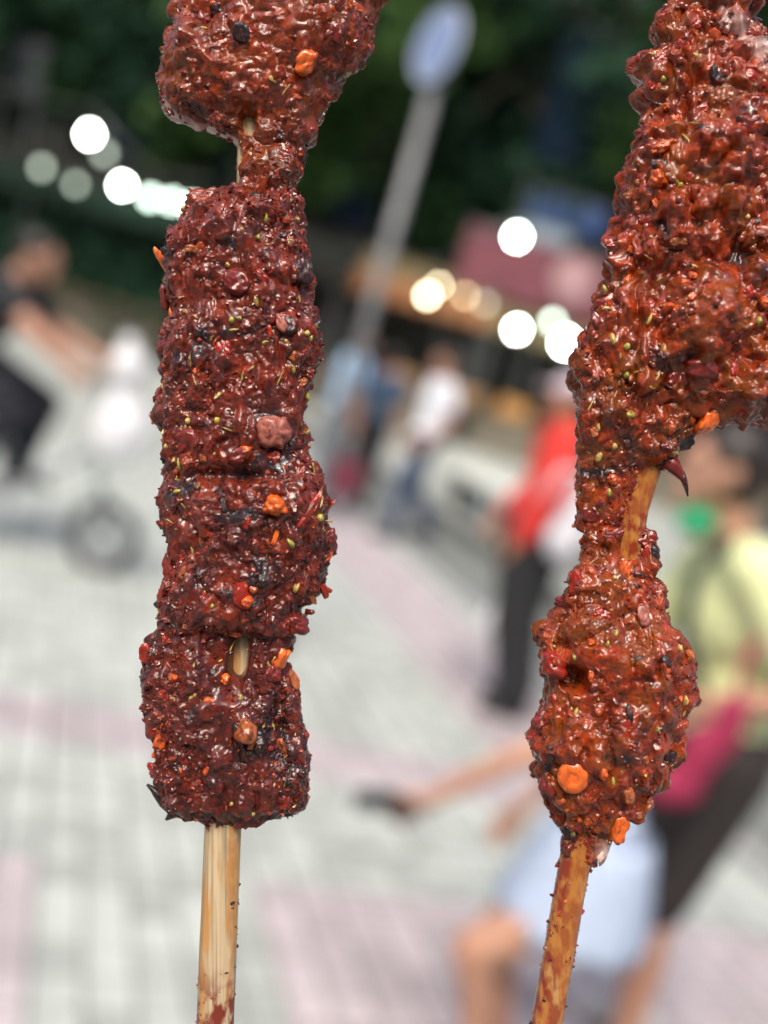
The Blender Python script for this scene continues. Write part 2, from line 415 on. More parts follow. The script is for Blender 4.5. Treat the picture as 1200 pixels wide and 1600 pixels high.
# sign boards above the stalls
def board(px, py, d, wd, h, m, label, thick=.12, posts=True):
    c = at(px, py, d); root = empty('signboard', (c.x, c.y, 0)); tag(root, label, 'signboard', 'signboards above the stalls')
    MB().box((0, 0, c.z), (wd, thick, h)).build('board', m, root)
    MB().box((0, .02, c.z + h / 2 + .03), (wd + .08, thick + .06, .06)).build('rail', m_post, root)
    if posts:
        for x in (-wd / 2 + .1, wd / 2 - .1): MB().box((x, thick, c.z / 2), (.08, .08, c.z)).build('post', m_post, root)
    return root, c
m_maroon = mottled('maroon_board', (.10, .025, .037), (.15, .04, .055), 1.2, .8)
m_blue = mottled('blue_board', (.012, .04, .15), (.02, .06, .19), 1.2, .5)
m_pale = mottled('pale_blue_board', (.20, .27, .32), (.26, .33, .38), 1.2, .5)
r1, c1 = board(835, 430, 19.6, 2.9, 1.15, m_maroon, 'wide maroon signboard right of centre beneath the blue one')
MB().ball((.75, -.08, c1.z + .1), (.42, .03, .42)).build('pale_roundel', mat('pale_pink_paint', (.33, .19, .20), .5), r1, True)
board(845, 375, 19.9, 1.1, .5, m_pale, 'small pale blue signboard on top of the maroon one')
board(885, 338, 20.2, 1.5, .6, m_blue, 'deep blue signboard beside the edge of the thick skewer')
board(895, 150, 20.4, .9, 2.6, mottled('navy_banner', (.006, .014, .03), (.010, .02, .042), 2, .95, Specular_IOR_Level=.1), 'tall navy banner high among the trees beside the thick skewer')
board(35, 105, 20.2, .9, .9, mottled('grey_banner', (.05, .055, .07), (.08, .085, .10), 2, .6), 'small grey board high among the trees at the left edge')

# lamps
def lamp_mat(name, col, st):
    m = bpy.data.materials.new(name); m.use_nodes = True; t = m.node_tree; t.nodes.clear()
    e = t.nodes.new('ShaderNodeEmission'); o = t.nodes.new('ShaderNodeOutputMaterial')
    e.inputs[0].default_value = (*col, 1); e.inputs[1].default_value = st; t.links.new(e.outputs[0], o.inputs[0]); return m
LW = lamp_mat('white_lamp_glow', (.90, 1, .90), 62); LY = lamp_mat('warm_lamp_glow', (1, .85, .55), 22)
LD = lamp_mat('dim_green_lamp_glow', (.62, .8, .66), 13); LO = lamp_mat('dim_orange_lamp_glow', (1, .72, .42), 8); LG = lamp_mat('faint_lamp_glow', (.7, .8, .66), 3)
m_shade = mat('lamp_cap', (.10, .11, .10), .4, .6)
lamps = [(140, 210, LW, .10, 'brightest white bulb at the upper left'), (163, 240, LG, .10, 'dim bulb half behind the upper left white bulb'), (65, 262, LG, .10, 'faint bulb left of the upper left white bulb'),
         (191, 290, LW, .09, 'white bulb lower right of the brightest left bulb'), (118, 288, LG, .09, 'very faint bulb below the upper left white bulb'), (235, 309, LD, .10, 'pale green bulb right of the lower left white bulb'),
         (268, 314, LD, .10, 'pale green bulb touching the left skewer edge'), (300, 322, LD, .11, 'pale green bulb behind the left skewer edge'),
         (808, 370, LW, .10, 'white bulb above the maroon signboard'), (808, 515, LW, .095, 'white bulb below the maroon signboard'), (884, 535, LW, .14, 'large white bulb against the thick skewer'),
         (864, 503, LD, .09, 'pale bulb just above the large white bulb'), (592, 424, LO, .10, 'dim orange bulb on the sign pole side of the orange valance'), (668, 462, LY, .08, 'warm yellow bulb under the orange valance'),
         (686, 446, LY, .05, 'small warm bulb above the yellow one'), (727, 462, LO, .06, 'dim warm bulb right of the yellow one'), (758, 474, LG, .08, 'faint bulb left of the maroon signboard post')]
for (px, py, m, r, lab) in lamps:
    r *= .74; c = at(px, py, 18.1); root = empty('hanging_lamp', c); tag(root, lab, 'lamp', 'hanging market lamps')
    MB().ball((0, 0, 0), (r, r, r * 1.15), 20, 14).build('bulb', m, root, True)
    MB().tube([(0, 0, r * 1.1), (0, 0, r * 1.5), (0, 0, r * 1.6)], [r * .45, r * .35, r * .12], 12).build('cap', m_shade, root, True)
    MB().tube([(0, 0, r * 1.6), (0, 0, r * 1.6 + .5)], .008, 6).build('cord', m_shade, root)
for pts in ([(-60, 130), (140, 170), (235, 270), (330, 285)], [(560, 385), (686, 415), (808, 340), (884, 480)]):
    P = [at(x, y, 18.1) for x, y in pts]
    tag(MB().tube(P, .01, 6).build('lamp_cable', m_shade, None), 'thin dark cable of the upper left lamps' if pts[0][0] < 0 else 'thin dark cable of the lamps between the two skewers', 'cable')

# low stone bench block beyond the road
bc = ground(745, 850); ub, vb = uv(bc)
bench = empty('stone_bench', fromuv(uv(ground(700, 835, .1))[0] + .6, vR2 + .32, .1), ANG)
tag(bench, 'long low pale stone bench beyond the dark kerb left of the red jacket', 'bench')
MB().box((0, 0, .40), (3.2, .55, .08)).build('seat', mottled('pale_stone', (.58, .62, .56), (.66, .69, .63), 8, .6, .001), bench)
for x in (-1.3, 0, 1.3): MB().box((x, 0, .18), (.25, .42, .36)).build('leg', m_kerb, bench)

# round road sign on a pole
m_galv = mottled('galvanised_steel', (.17, .18, .185), (.23, .24, .245), 14, .45, metal=.2)
base = at(395, 1070, 4.4); top = at(694, 76, 4.55)
sg = empty('road_sign', (top.x, top.y, 0), math.radians(-54)); tag(sg, 'round pale blue sign on a tall leaning grey pole between the skewers', 'road sign')
MB().tube([(0, 0, -.01), (0, 0, top.z + .17)], .030, 16).build('pole', m_galv, sg, True)
MB().tube([(0, 0, 0), (0, 0, .05)], [.09, .05], 16).build('base', m_galv, sg, True)
dsk = MB(); n = 40
V = [(.16 * math.cos(2 * math.pi * k / n), -.035, top.z + .16 * math.sin(2 * math.pi * k / n)) for k in range(n)] + [(.16 * math.cos(2 * math.pi * k / n), -.042, top.z + .16 * math.sin(2 * math.pi * k / n)) for k in range(n)]
dsk.add(V, [tuple(range(n)), tuple(range(2 * n - 1, n - 1, -1))] + [(k, n + k, n + (k + 1) % n, (k + 1) % n) for k in range(n)]).build('disc', mottled('pale_blue_sign_face', (.21, .29, .50), (.27, .35, .57), 5, .5), sg)
MB().torus((0, -.038, top.z), .16, .008, 'Y', 48, 8).build('rim', mat('sign_rim', (.55, .6, .7), .4), sg, True)
for z in (-.07, .07): MB().box((0, -.015, top.z + z), (.09, .05, .025)).build('bracket', m_galv, sg)

# ================================================================== PEOPLE
m_skin = mottled('skin', (.46, .24, .16), (.52, .29, .20), 8, .5, Subsurface_Weight=.08)
m_skin2 = mottled('tanned_skin', (.36, .17, .10), (.42, .21, .13), 8, .5, Subsurface_Weight=.08)
m_hair = mottled('dark_hair', (.012, .009, .008), (.03, .022, .018), 60, .45)
m_eye = mat('eye', (.03, .02, .02), .15)
def fabric(name, c): return mottled(name, tuple(x * .88 for x in c), tuple(min(1, x * 1.08) for x in c), 25, .85, .001)
def union(name, b, voxel, m, parent, smooth=3):
    t = b.build('tmp', None, None, True)
    r = t.modifiers.new('r', 'REMESH'); r.mode = 'VOXEL'; r.voxel_size = voxel; r.use_smooth_shade = True
    s = t.modifiers.new('s', 'SMOOTH'); s.factor = .5; s.iterations = smooth
    dg = bpy.context.evaluated_depsgraph_get(); me = bpy.data.meshes.new_from_object(t.evaluated_get(dg), depsgraph=dg)
    bpy.data.objects.remove(t); me.name = name; me.materials.clear(); me.materials.append(m)
    me.polygons.foreach_set('use_smooth', [True] * len(me.polygons))
    o = bpy.data.objects.new(name, me); COL.objects.link(o); o.parent = parent; return o
BASE = dict(pelvis=(0, 0, .95), waist=(0, 0, 1.08), chest=(0, 0, 1.27), neck=(-.01, 0, 1.44), head=(.02, 0, 1.585),
            shoulderL=(0, .175, 1.385), shoulderR=(0, -.175, 1.385), elbowL=(-.03, .23, 1.11), elbowR=(-.03, -.23, 1.11), wristL=(.06, .24, .88), wristR=(.06, -.24, .88),
            hipL=(0, .09, .92), hipR=(0, -.09, .92), kneeL=(.02, .10, .50), kneeR=(.02, -.10, .50), ankleL=(-.01, .10, .09), ankleR=(-.01, -.10, .09))
def person(loc, rz, k, pose, label, top, bottom, vox=.010, skin=None, sleeve='short', legs='long', shoes=None, hair='short', cap=None, dress=False, group=None, fat=1.0, lf=1.0, af=1.0):
    skin = skin or m_skin; J = {n: Vector(p) for n, p in {**BASE, **pose}.items()}
    root = empty('person', loc, rz); root.scale = (k, k, k)
    tag(root, label, 'person', group)
    vox = vox / k
    b = MB(); h = J['head']
    b.capsule(J['pelvis'], .115, J['waist'], .10).capsule(J['waist'], .10, J['chest'], .115)
    b.ball(J['pelvis'], (.105, .15, .11)); b.ball(J['chest'], (.115, .155, .17)); b.capsule(J['shoulderL'], .055, J['shoulderR'], .055)
    b.capsule(J['chest'] * .3 + J['neck'] * .7, .06, h + Vector((-.02, 0, -.02)), .05)
    b.ball(h, (.098, .076, .108)); b.ball(h + Vector((.03, 0, -.06)), (.06, .052, .055)); b.ball(h + Vector((.075, 0, -.095)), (.024, .026, .02))
    b.ball(h + Vector((.098, 0, -.022)), (.022, .013, .026)); b.ball(h + Vector((.087, 0, .018)), (.016, .05, .012)); b.ball(h + Vector((.087, 0, -.065)), (.016, .026, .010))
    for s in (1, -1):
        b.ball(h + Vector((-.005, s * .078, -.01)), (.02, .01, .03))
        S, E, W_ = J['shoulder' + 'LR'[s < 0]], J['elbow' + 'LR'[s < 0]], J['wrist' + 'LR'[s < 0]]
        b.capsule(S, .052 * af, E, .040 * af).capsule(E, .040 * af, W_, .027 * af)
        d = (W_ - E).normalized(); sv = d.cross(Vector((0, s, .01))).normalized(); nv = d.cross(sv).normalized()
        b.ball(W_ + d * .05, (.022, .022, .022)).capsule(W_ + d * .02 + sv * .015, .02, W_ + d * .075 + sv * .02, .017).capsule(W_ + d * .02 - sv * .015, .02, W_ + d * .075 - sv * .02, .016)
        for q, (off, ln) in enumerate(((.034, .065), (.012, .078), (-.012, .072), (-.034, .056))):
            p0 = W_ + d * .085 + sv * off; p1 = p0 + d * ln * .5 + nv * .008; p2 = p1 + (d * .7 + nv * .7) * ln * .5
            b.capsule(p0, .0095, p1, .009).capsule(p1, .009, p2, .0075)
        t0 = W_ + d * .03 + sv * .035; t1 = t0 + (d * .6 + sv * .7) * .035; b.capsule(t0, .012, t1, .0105).capsule(t1, .0105, t1 + (d * .8 + nv * .5) * .03, .009)
        H, K, A = J['hip' + 'LR'[s < 0]], J['knee' + 'LR'[s < 0]], J['ankle' + 'LR'[s < 0]]
        b.capsule(H, .085 * min(lf, 1.2), K, .055 * lf).capsule(K, .055 * lf, K * .6 + A * .4 + Vector((-.015, 0, 0)), .052).capsule(K * .6 + A * .4 + Vector((-.015, 0, 0)), .052, A, .034)
        b.capsule(A + Vector((-.03, 0, -.04)), .034, A + Vector((.13, s * .015, -.06)), .026)
    union('body', b, vox, skin, root, 2)
    for s in (1, -1):
        MB().ball(h + Vector((.083, s * .031, -.004)), .011, 10, 7).build('eye', m_eye, root, True)
    # hair
    hb = MB(); hb.ball(h + Vector((-.018, 0, .028)), (.102, .086, .098), 18, 12)
    if hair == 'long': hb.ball(h + Vector((-.05, 0, -.05)), (.07, .082, .12)); hb.ball(h + Vector((-.06, 0, -.14)), (.045, .07, .07))
    if hair == 'bun': hb.ball(h + Vector((-.10, 0, .03)), (.055, .055, .055)); hb.ball(h + Vector((-.03, 0, -.02)), (.085, .083, .08))
    ho = union('hair', hb, .011, m_hair, root, 2)
    if cap:
        cb = MB(); cb.ball(h + Vector((-.01, 0, .055)), (.108, .094, .075), 18, 12); cb.ball(h + Vector((.12, 0, .04)), (.07, .07, .010)); union('cap', cb, .009, cap, root, 2)
    # top
    tb = MB(); tb.capsule(J['pelvis'] + (J['waist'] - J['pelvis']) * .2, .135, J['waist'], .118).capsule(J['waist'], .118, J['chest'], .13)
    tb.ball(J['pelvis'] * .8 + J['waist'] * .2, (.125, .165, .10)); tb.ball(J['chest'], (.13, .172, .18)); tb.capsule(J['shoulderL'], .066, J['shoulderR'], .066); tb.ball(J['waist'], (.12, .145, .15))
    for s in 'LR':
        S, E, W_ = J['shoulder' + s], J['elbow' + s], J['wrist' + s]
        if sleeve == 'short': tb.capsule(S, .066 * af, S * .4 + E * .6, .062 * af)
        elif sleeve == 'elbow': tb.capsule(S, .070, E, .060)
        elif sleeve == 'long': tb.capsule(S, .068 * fat, E, .056 * fat).capsule(E, .056 * fat, E * .12 + W_ * .88, .042 * fat)
    union('dress' if dress else 'shirt', tb, .012, top, root, 3)
    bb = MB()
    if dress:
        P0 = J['waist'].copy(); P1 = (J['kneeL'] + J['kneeR']) / 2 * .56 + (J['hipL'] + J['hipR']) / 2 * .44 + Vector((-.10, 0, 0))
        nn = 26; V = []; Fs = []
        for i in range(9):
            t = i / 8; c = P0.lerp(P1, t); rr = .155 + .085 * t ** .8
            for q in range(nn):
                a = 2 * math.pi * q / nn; w_ = 1 + .07 * t * math.cos(q * math.pi)
                V.append((c.x + rr * math.cos(a) * w_, c.y + rr * 1.05 * math.sin(a) * w_, c.z))
        for i in range(8):
            for q in range(nn): Fs.append((i * nn + q, i * nn + (q + 1) % nn, (i + 1) * nn + (q + 1) % nn, (i + 1) * nn + q))
        o = mesh_np('skirt', V, Fs, bottom, root, True); so = o.modifiers.new('t', 'SOLIDIFY'); so.thickness = .006
    else:
        bb.ball(J['pelvis'], (.13, .17, .12))
        for s in 'LR':
            H, K, A = J['hip' + s], J['knee' + s], J['ankle' + s]
            if legs == 'long': bb.capsule(H, .105 * fat, K, .075 * fat).capsule(K, .075 * fat, K * .08 + A * .92, .062 * fat)
            else: bb.capsule(H, .112, H * .06 + K * .94, .088)
        union('trousers' if legs == 'long' else 'shorts', bb, .012, bottom, root, 3)
    for s, q in (('L', 1), ('R', -1)):
        A = J['ankle' + s]; fb = MB(); fb.capsule(A + Vector((-.035, 0, -.045)), .042, A + Vector((.14, q * .015, -.055)), .034); fb.capsule(A, .045, A + Vector((0, 0, -.03)), .045)
        union('shoe', fb, .009, shoes or m_shoe, root, 2)
    return root, J
m_shoe = mottled('dark_shoe', (.02, .02, .022), (.04, .04, .042), 20, .5)
m_shoew = mottled('white_shoe', (.5, .5, .5), (.6, .6, .6), 20, .5)

def foot(px, py_h, d):      # floor point below the pixel at depth d
    g = at(px, py_h, d); return (g.x, g.y, 0)
PI = math.pi
# --- woman in the yellow top, facing left
wy = at(1136, 722, 2.32)
lean = dict(head=(.03, 0, 1.585), neck=(-.02, 0, 1.44), chest=(-.10, 0, 1.26), waist=(-.16, 0, 1.07), pelvis=(-.19, 0, .94), shoulderL=(-.07, .165, 1.375), shoulderR=(-.07, -.165, 1.375),
            elbowL=(-.27, .22, 1.13), wristL=(-.05, .16, 1.03), elbowR=(.02, -.22, 1.12), wristR=(.14, -.10, .98),
            hipL=(-.19, .09, .90), hipR=(-.19, -.09, .90), kneeL=(-.12, .10, .49), kneeR=(-.15, -.10, .49), ankleL=(-.17, .10, .09), ankleR=(-.26, -.10, .10))
kk = (wy.z) / 1.60
yellow = fabric('pale_yellow_green_cotton', (.84, .90, .48)); darkbrown = fabric('dark_brown_cloth', (.030, .024, .024))
W1, JW = person((wy.x + .03 * kk, wy.y, 0), PI, kk, lean, 'woman in pale yellow top and dark shorts carrying a crimson bag', yellow, darkbrown, vox=.007, legs='short', hair='bun', shoes=m_shoew, sleeve='elbow', lf=1.15)
sb = MB(); pts = [(.07, -.03, 1.44), (.035, -.03, 1.30), (.0, -.02, 1.15), (-.04, -.01, 1.05)]
MB().tube([Vector((-.0, .13, 1.44)), Vector((.055, .125, 1.32)), Vector((.03, .13, 1.18)), Vector((-.05, .15, 1.05))], .016, 8).build('bag_strap', fabric('dark_green_strap', (.03, .05, .035)), W1, True)
union('collar_scarf', MB().ball((.06, .03, 1.44), (.05, .06, .035)).ball((.085, .04, 1.43), (.03, .04, .03)), .01, fabric('bright_green_cloth', (.02, .38, .17)), W1)
# crimson shoulder bag carried at her side
bagc = at(1098, 1160, 2.10); bag = empty('shoulder_bag', bagc, math.radians(8)); bag.scale = (.88,) * 3; tag(bag, 'crimson cloth bag hanging in front of the dark shorts', 'bag')
crim = fabric('crimson_cloth', (.33, .022, .075))
union('pouch', MB().ball((-.045, 0, -.12), (.085, .045, .05)).ball((.0, 0, -.04), (.05, .04, .09)).ball((.045, 0, .05), (.04, .035, .09)), .008, crim, bag)
MB().tube([(.045, .0, .12), (.05, .03, .20), (.07, .05, .26)], .010, 8).build('handle', crim, bag, True)

# --- child in pale blue dress holding something out
m_cblue = fabric('pale_blue_cotton', (.46, .56, .74))
ch = at(976, 1000, 2.14)
kc = 1.14 / 1.70
cp = dict(head=(.02, 0, 1.56), shoulderL=(.0, .155, 1.36), shoulderR=(.0, -.155, 1.36), elbowL=(.26, .19, 1.19), wristL=(.46, .16, .98), elbowR=(-.02, -.2, 1.10), wristR=(.1, -.18, .90),
          hipL=(-.19, .085, .83), hipR=(-.20, -.085, .83), kneeL=(.17, .10, .52), kneeR=(.07, -.10, .50), ankleL=(.05, .10, .10), ankleR=(-.06, -.10, .10), pelvis=(-.20, 0, .84), waist=(-.13, 0, 1.0), chest=(-.03, 0, 1.23))
W2, JC = person((ch.x, ch.y, -.01), PI, kc, cp, 'child in a pale blue dress reaching out one bare arm', m_cblue, m_cblue, vox=.007, lf=1.3, sleeve='none', dress=True, hair='short', shoes=m_shoew)
hp = at(606, 1252, 2.1); ph = empty('phone', hp, PI); ph.rotation_euler = (0, math.radians(14), PI)
tag(ph, 'dark grey phone in the outstretched hand of the child', 'phone')
m_ph = mat('dark_grey_plastic', (.05, .052, .06), .4); m_scr = mat('phone_screen', (.02, .02, .025), .1)
MB().box((0, 0, 0), (.14, .07, .012)).build('case', m_ph, ph); MB().box((0, 0, .0075), (.125, .062, .002)).build('screen', m_scr, ph); MB().box((.045, .02, -.0075), (.02, .02, .003)).build('lens', m_scr, ph)

# --- person in red jacket
pr = at(893, 668, 4.75)
red = fabric('red_jacket_cloth', (.72, .045, .035)); black = fabric('black_cloth', (.018, .019, .022)); white = fabric('white_cloth', (.72, .72, .78))
pp = dict(chest=(-.02, 0, 1.27), elbowL=(.01, .21, 1.12), wristL=(.07, .20, .90), elbowR=(.0, -.22, 1.12), wristR=(.13, -.2, .94), kneeL=(-.03, .10, .50), kneeR=(-.06, -.10, .50), ankleL=(-.14, .10, .09), ankleR=(-.18, -.10, .10))
W3, JR = person((pr.x - .02, pr.y, 0), PI, .955, pp, 'person in a bright red jacket, black trousers and pale cap', red, black, skin=m_skin2, sleeve='long', fat=1.6, cap=fabric('pale_pink_cap', (.6, .52, .58)))
rb = at(903, 812, 4.5); bk = empty('backpack', rb, PI); tag(bk, 'white backpack on the back of the person in red', 'backpack')
union('pack', MB().ball((0, 0, 0), (.08, .09, .18)).ball((.03, 0, -.10), (.085, .08, .11)), .014, white, bk)
MB().tube([(.03, .09, .19), (.14, .1, .2), (.2, .1, .05)], .014, 8).build('strap', white, bk, True)
hb_ = at(776, 955, 4.9); cb_ = empty('carrier_bag', hb_, .3); tag(cb_, 'small white plastic bag hanging from the hand of the person in red', 'bag')
m_plastic = mottled('white_plastic_film', (.70, .72, .76), (.80, .82, .86), 12, .35, .002)
union('pouch', MB().ball((0, 0, -.06), (.07, .04, .08)).ball((0, 0, .0), (.045, .03, .06)), .010, m_plastic, cb_)
MB().tube([(-.03, 0, .04), (-.01, 0, .12), (.01, 0, .12), (.03, 0, .04)], .005, 6).build('handle', m_plastic, cb_, True)

# --- far group
def far(px, pyh, d, rz, lab, top, bottom, k=.97, **kw):
    g = at(px, pyh, d); return person((g.x, g.y, 0), rz, k, kw.pop('pose', {}), lab, top, bottom, vox=.016, group='people in the middle distance', **kw)
walk = dict(kneeL=(.14, .1, .52), ankleL=(.12, .1, .10), kneeR=(-.05, -.1, .5), ankleR=(-.28, -.1, .16), elbowL=(-.1, .23, 1.13), wristL=(.06, .22, .93))
far(556, 560, 8.8, .4, 'person in a light blue shirt standing left of the group', fabric('light_blue_cotton', (.36, .56, .80)), fabric('grey_blue_trousers', (.17, .22, .28)), skin=m_skin2, sleeve='short', pose=dict(wristL=(.16, .2, .98)))
far(603, 600, 9.3, 1.2, 'person in dark navy clothes between the blue and the white shirts', fabric('navy_cloth', (.03, .07, .13)), black, .9, skin=m_skin2)
far(700, 575, 8.4, PI + .3, 'person in a white shirt and dark blue trousers walking', fabric('bright_white_cotton', (.80, .84, .92)), fabric('dark_blue_trousers', (.06, .09, .15)), skin=m_skin2, sleeve='short', pose=walk)
far(395, 500, 10.5, -1.2, 'person in grey hidden behind the left skewer', fabric('grey_shirt', (.25, .25, .26)), black)
mb_ = at(538, 745, 8.6); mbo = empty('shopping_bag', (mb_.x, mb_.y, mb_.z), .3); tag(mbo, 'small maroon shopping bag beside the person in light blue', 'bag')
union('pouch', MB().box((0, 0, 0), (.26, .12, .3)), .015, fabric('maroon_cloth', (.16, .025, .05)), mbo); MB().tube([(-.08, 0, .14), (-.05, 0, .3), (.05, 0, .3), (.08, 0, .14)], .008, 6).build('handle', black, mbo, True)

# --- cyclist at the left
D = 5.15
wc = ground(148, 893); bx, by = wc.x, wc.y
bike = empty('bicycle', (bx, by, 0), 0); tag(bike, 'small wheeled grey bicycle with carrier bags on its handlebar', 'bicycle')
m_tyre = mat('tyre_rubber', (.03, .032, .032), .9); m_bframe = mat('grey_bicycle_paint', (.22, .24, .27), .35, .3); m_chrome = mat('spoke_steel', (.5, .5, .52), .3, .9)
for x in (0, -.98):
    wh = MB().torus((x, 0, .19), .162, .029, 'Y', 40, 8).build('wheel', m_tyre, bike, True)
    MB().torus((x, 0, .19), .138, .010, 'Y', 40, 6).build('rim', m_chrome, wh, True)
    s_ = MB()
    for k in range(14):
        a = 2 * PI * k / 14; s_.tube([(x, .012 * (-1) ** k, .19), (x + .138 * math.cos(a), 0, .19 + .138 * math.sin(a))], .0016, 4)
    s_.build('spokes', m_chrome, wh)
    MB().tube([(x, -.045, .19), (x, .045, .19)], .022, 10).build('hub', m_chrome, wh, True)
fr = MB().tube([(-.13, 0, .62), (-.50, 0, .32), (-.98, 0, .19)], .020, 10).tube([(-.55, 0, .28), (-.68, 0, .80)], .018, 10).tube([(-.62, 0, .55), (-.98, .03, .19)], .012, 8)
fr.build('frame', m_bframe, bike, True)
MB().tube([(0, .04, .19), (-.06, .04, .42), (-.10, 0, .46), (-.14, 0, .70), (-.20, 0, .98)], .015, 10).tube([(0, -.04, .19), (-.06, -.04, .42), (-.10, 0, .46)], .014, 10).build('fork', m_bframe, bike, True)
MB().tube([(-.26, -.27, 1.0), (-.2, -.15, .99), (-.2, .15, .99), (-.26, .27, 1.0)], .013, 10).build('handlebar', m_chrome, bike, True)
MB().ball((-.70, 0, .83), (.14, .08, .035)).build('saddle', m_tyre, bike, True)
MB().tube([(-.55, -.08, .28), (-.55, .08, .28)], .02, 8).tube([(-.55, .08, .28), (-.42, .08, .33)], .010, 6).tube([(-.55, -.08, .28), (-.68, -.08, .23)], .010, 6).build('crank', m_chrome, bike, True)
for x, y, z in ((-.42, .13, .33), (-.68, -.13, .23)): MB().box((x, y, z), (.09, .09, .02)).build('pedal', m_tyre, bike)
MB().torus((-.55, -.06, .28), .07, .006, 'Y', 28, 6).build('chainring', m_chrome, bike, True)
cyc = dict(pelvis=(0, 0, .95), waist=(.05, 0, 1.06), chest=(.14, 0, 1.22), neck=(.2, 0, 1.38), head=(.27, 0, 1.51), shoulderL=(.17, .17, 1.33), shoulderR=(.17, -.17, 1.33),
           elbowL=(.36, .23, 1.16), elbowR=(.40, -.25, 1.17), wristL=(.60, .25, 1.07), wristR=(.63, -.26, 1.05), hipL=(0, .09, .93), hipR=(0, -.09, .93),
           kneeL=(.44, .11, .78), kneeR=(.38, -.12, .70), ankleL=(.36, .12, .42), ankleR=(.12, -.12, .34))
person((bx - .91, by, 0), 0, .97, cyc, 'cyclist in dark clothes leaning on the handlebar at the left edge', fabric('dark_grey_shirt', (.018, .021, .025)), fabric('black_blue_trousers', (.010, .012, .020)), sleeve='short', lf=1.1, fat=1.15, af=1.35)
for (dx, dz, sx, sz, lab) in ((-.02, .78, .14, .21, 'bulging white plastic bag hanging from the bicycle handlebar'), (-.05, 1.10, .10, .11, 'lilac white bundle resting on the bicycle handlebar')):
    q = empty('carrier_bag', (bx + dx, by - .12, dz), .2); tag(q, lab, 'bag', 'bags on the bicycle')
    union('pouch', MB().ball((0, 0, -.03), (sx, .09, sz * .85)).ball((-.02, 0, sz * .6), (sx * .45, .05, sz * .5)), .012, m_plastic, q)
    MB().tube([(-.05, 0, sz * .8), (-.06, .02, sz * 1.15), (-.02, .02, sz * 1.15), (0, 0, sz * .8)], .006, 6).build('handle', m_plastic, q, True)

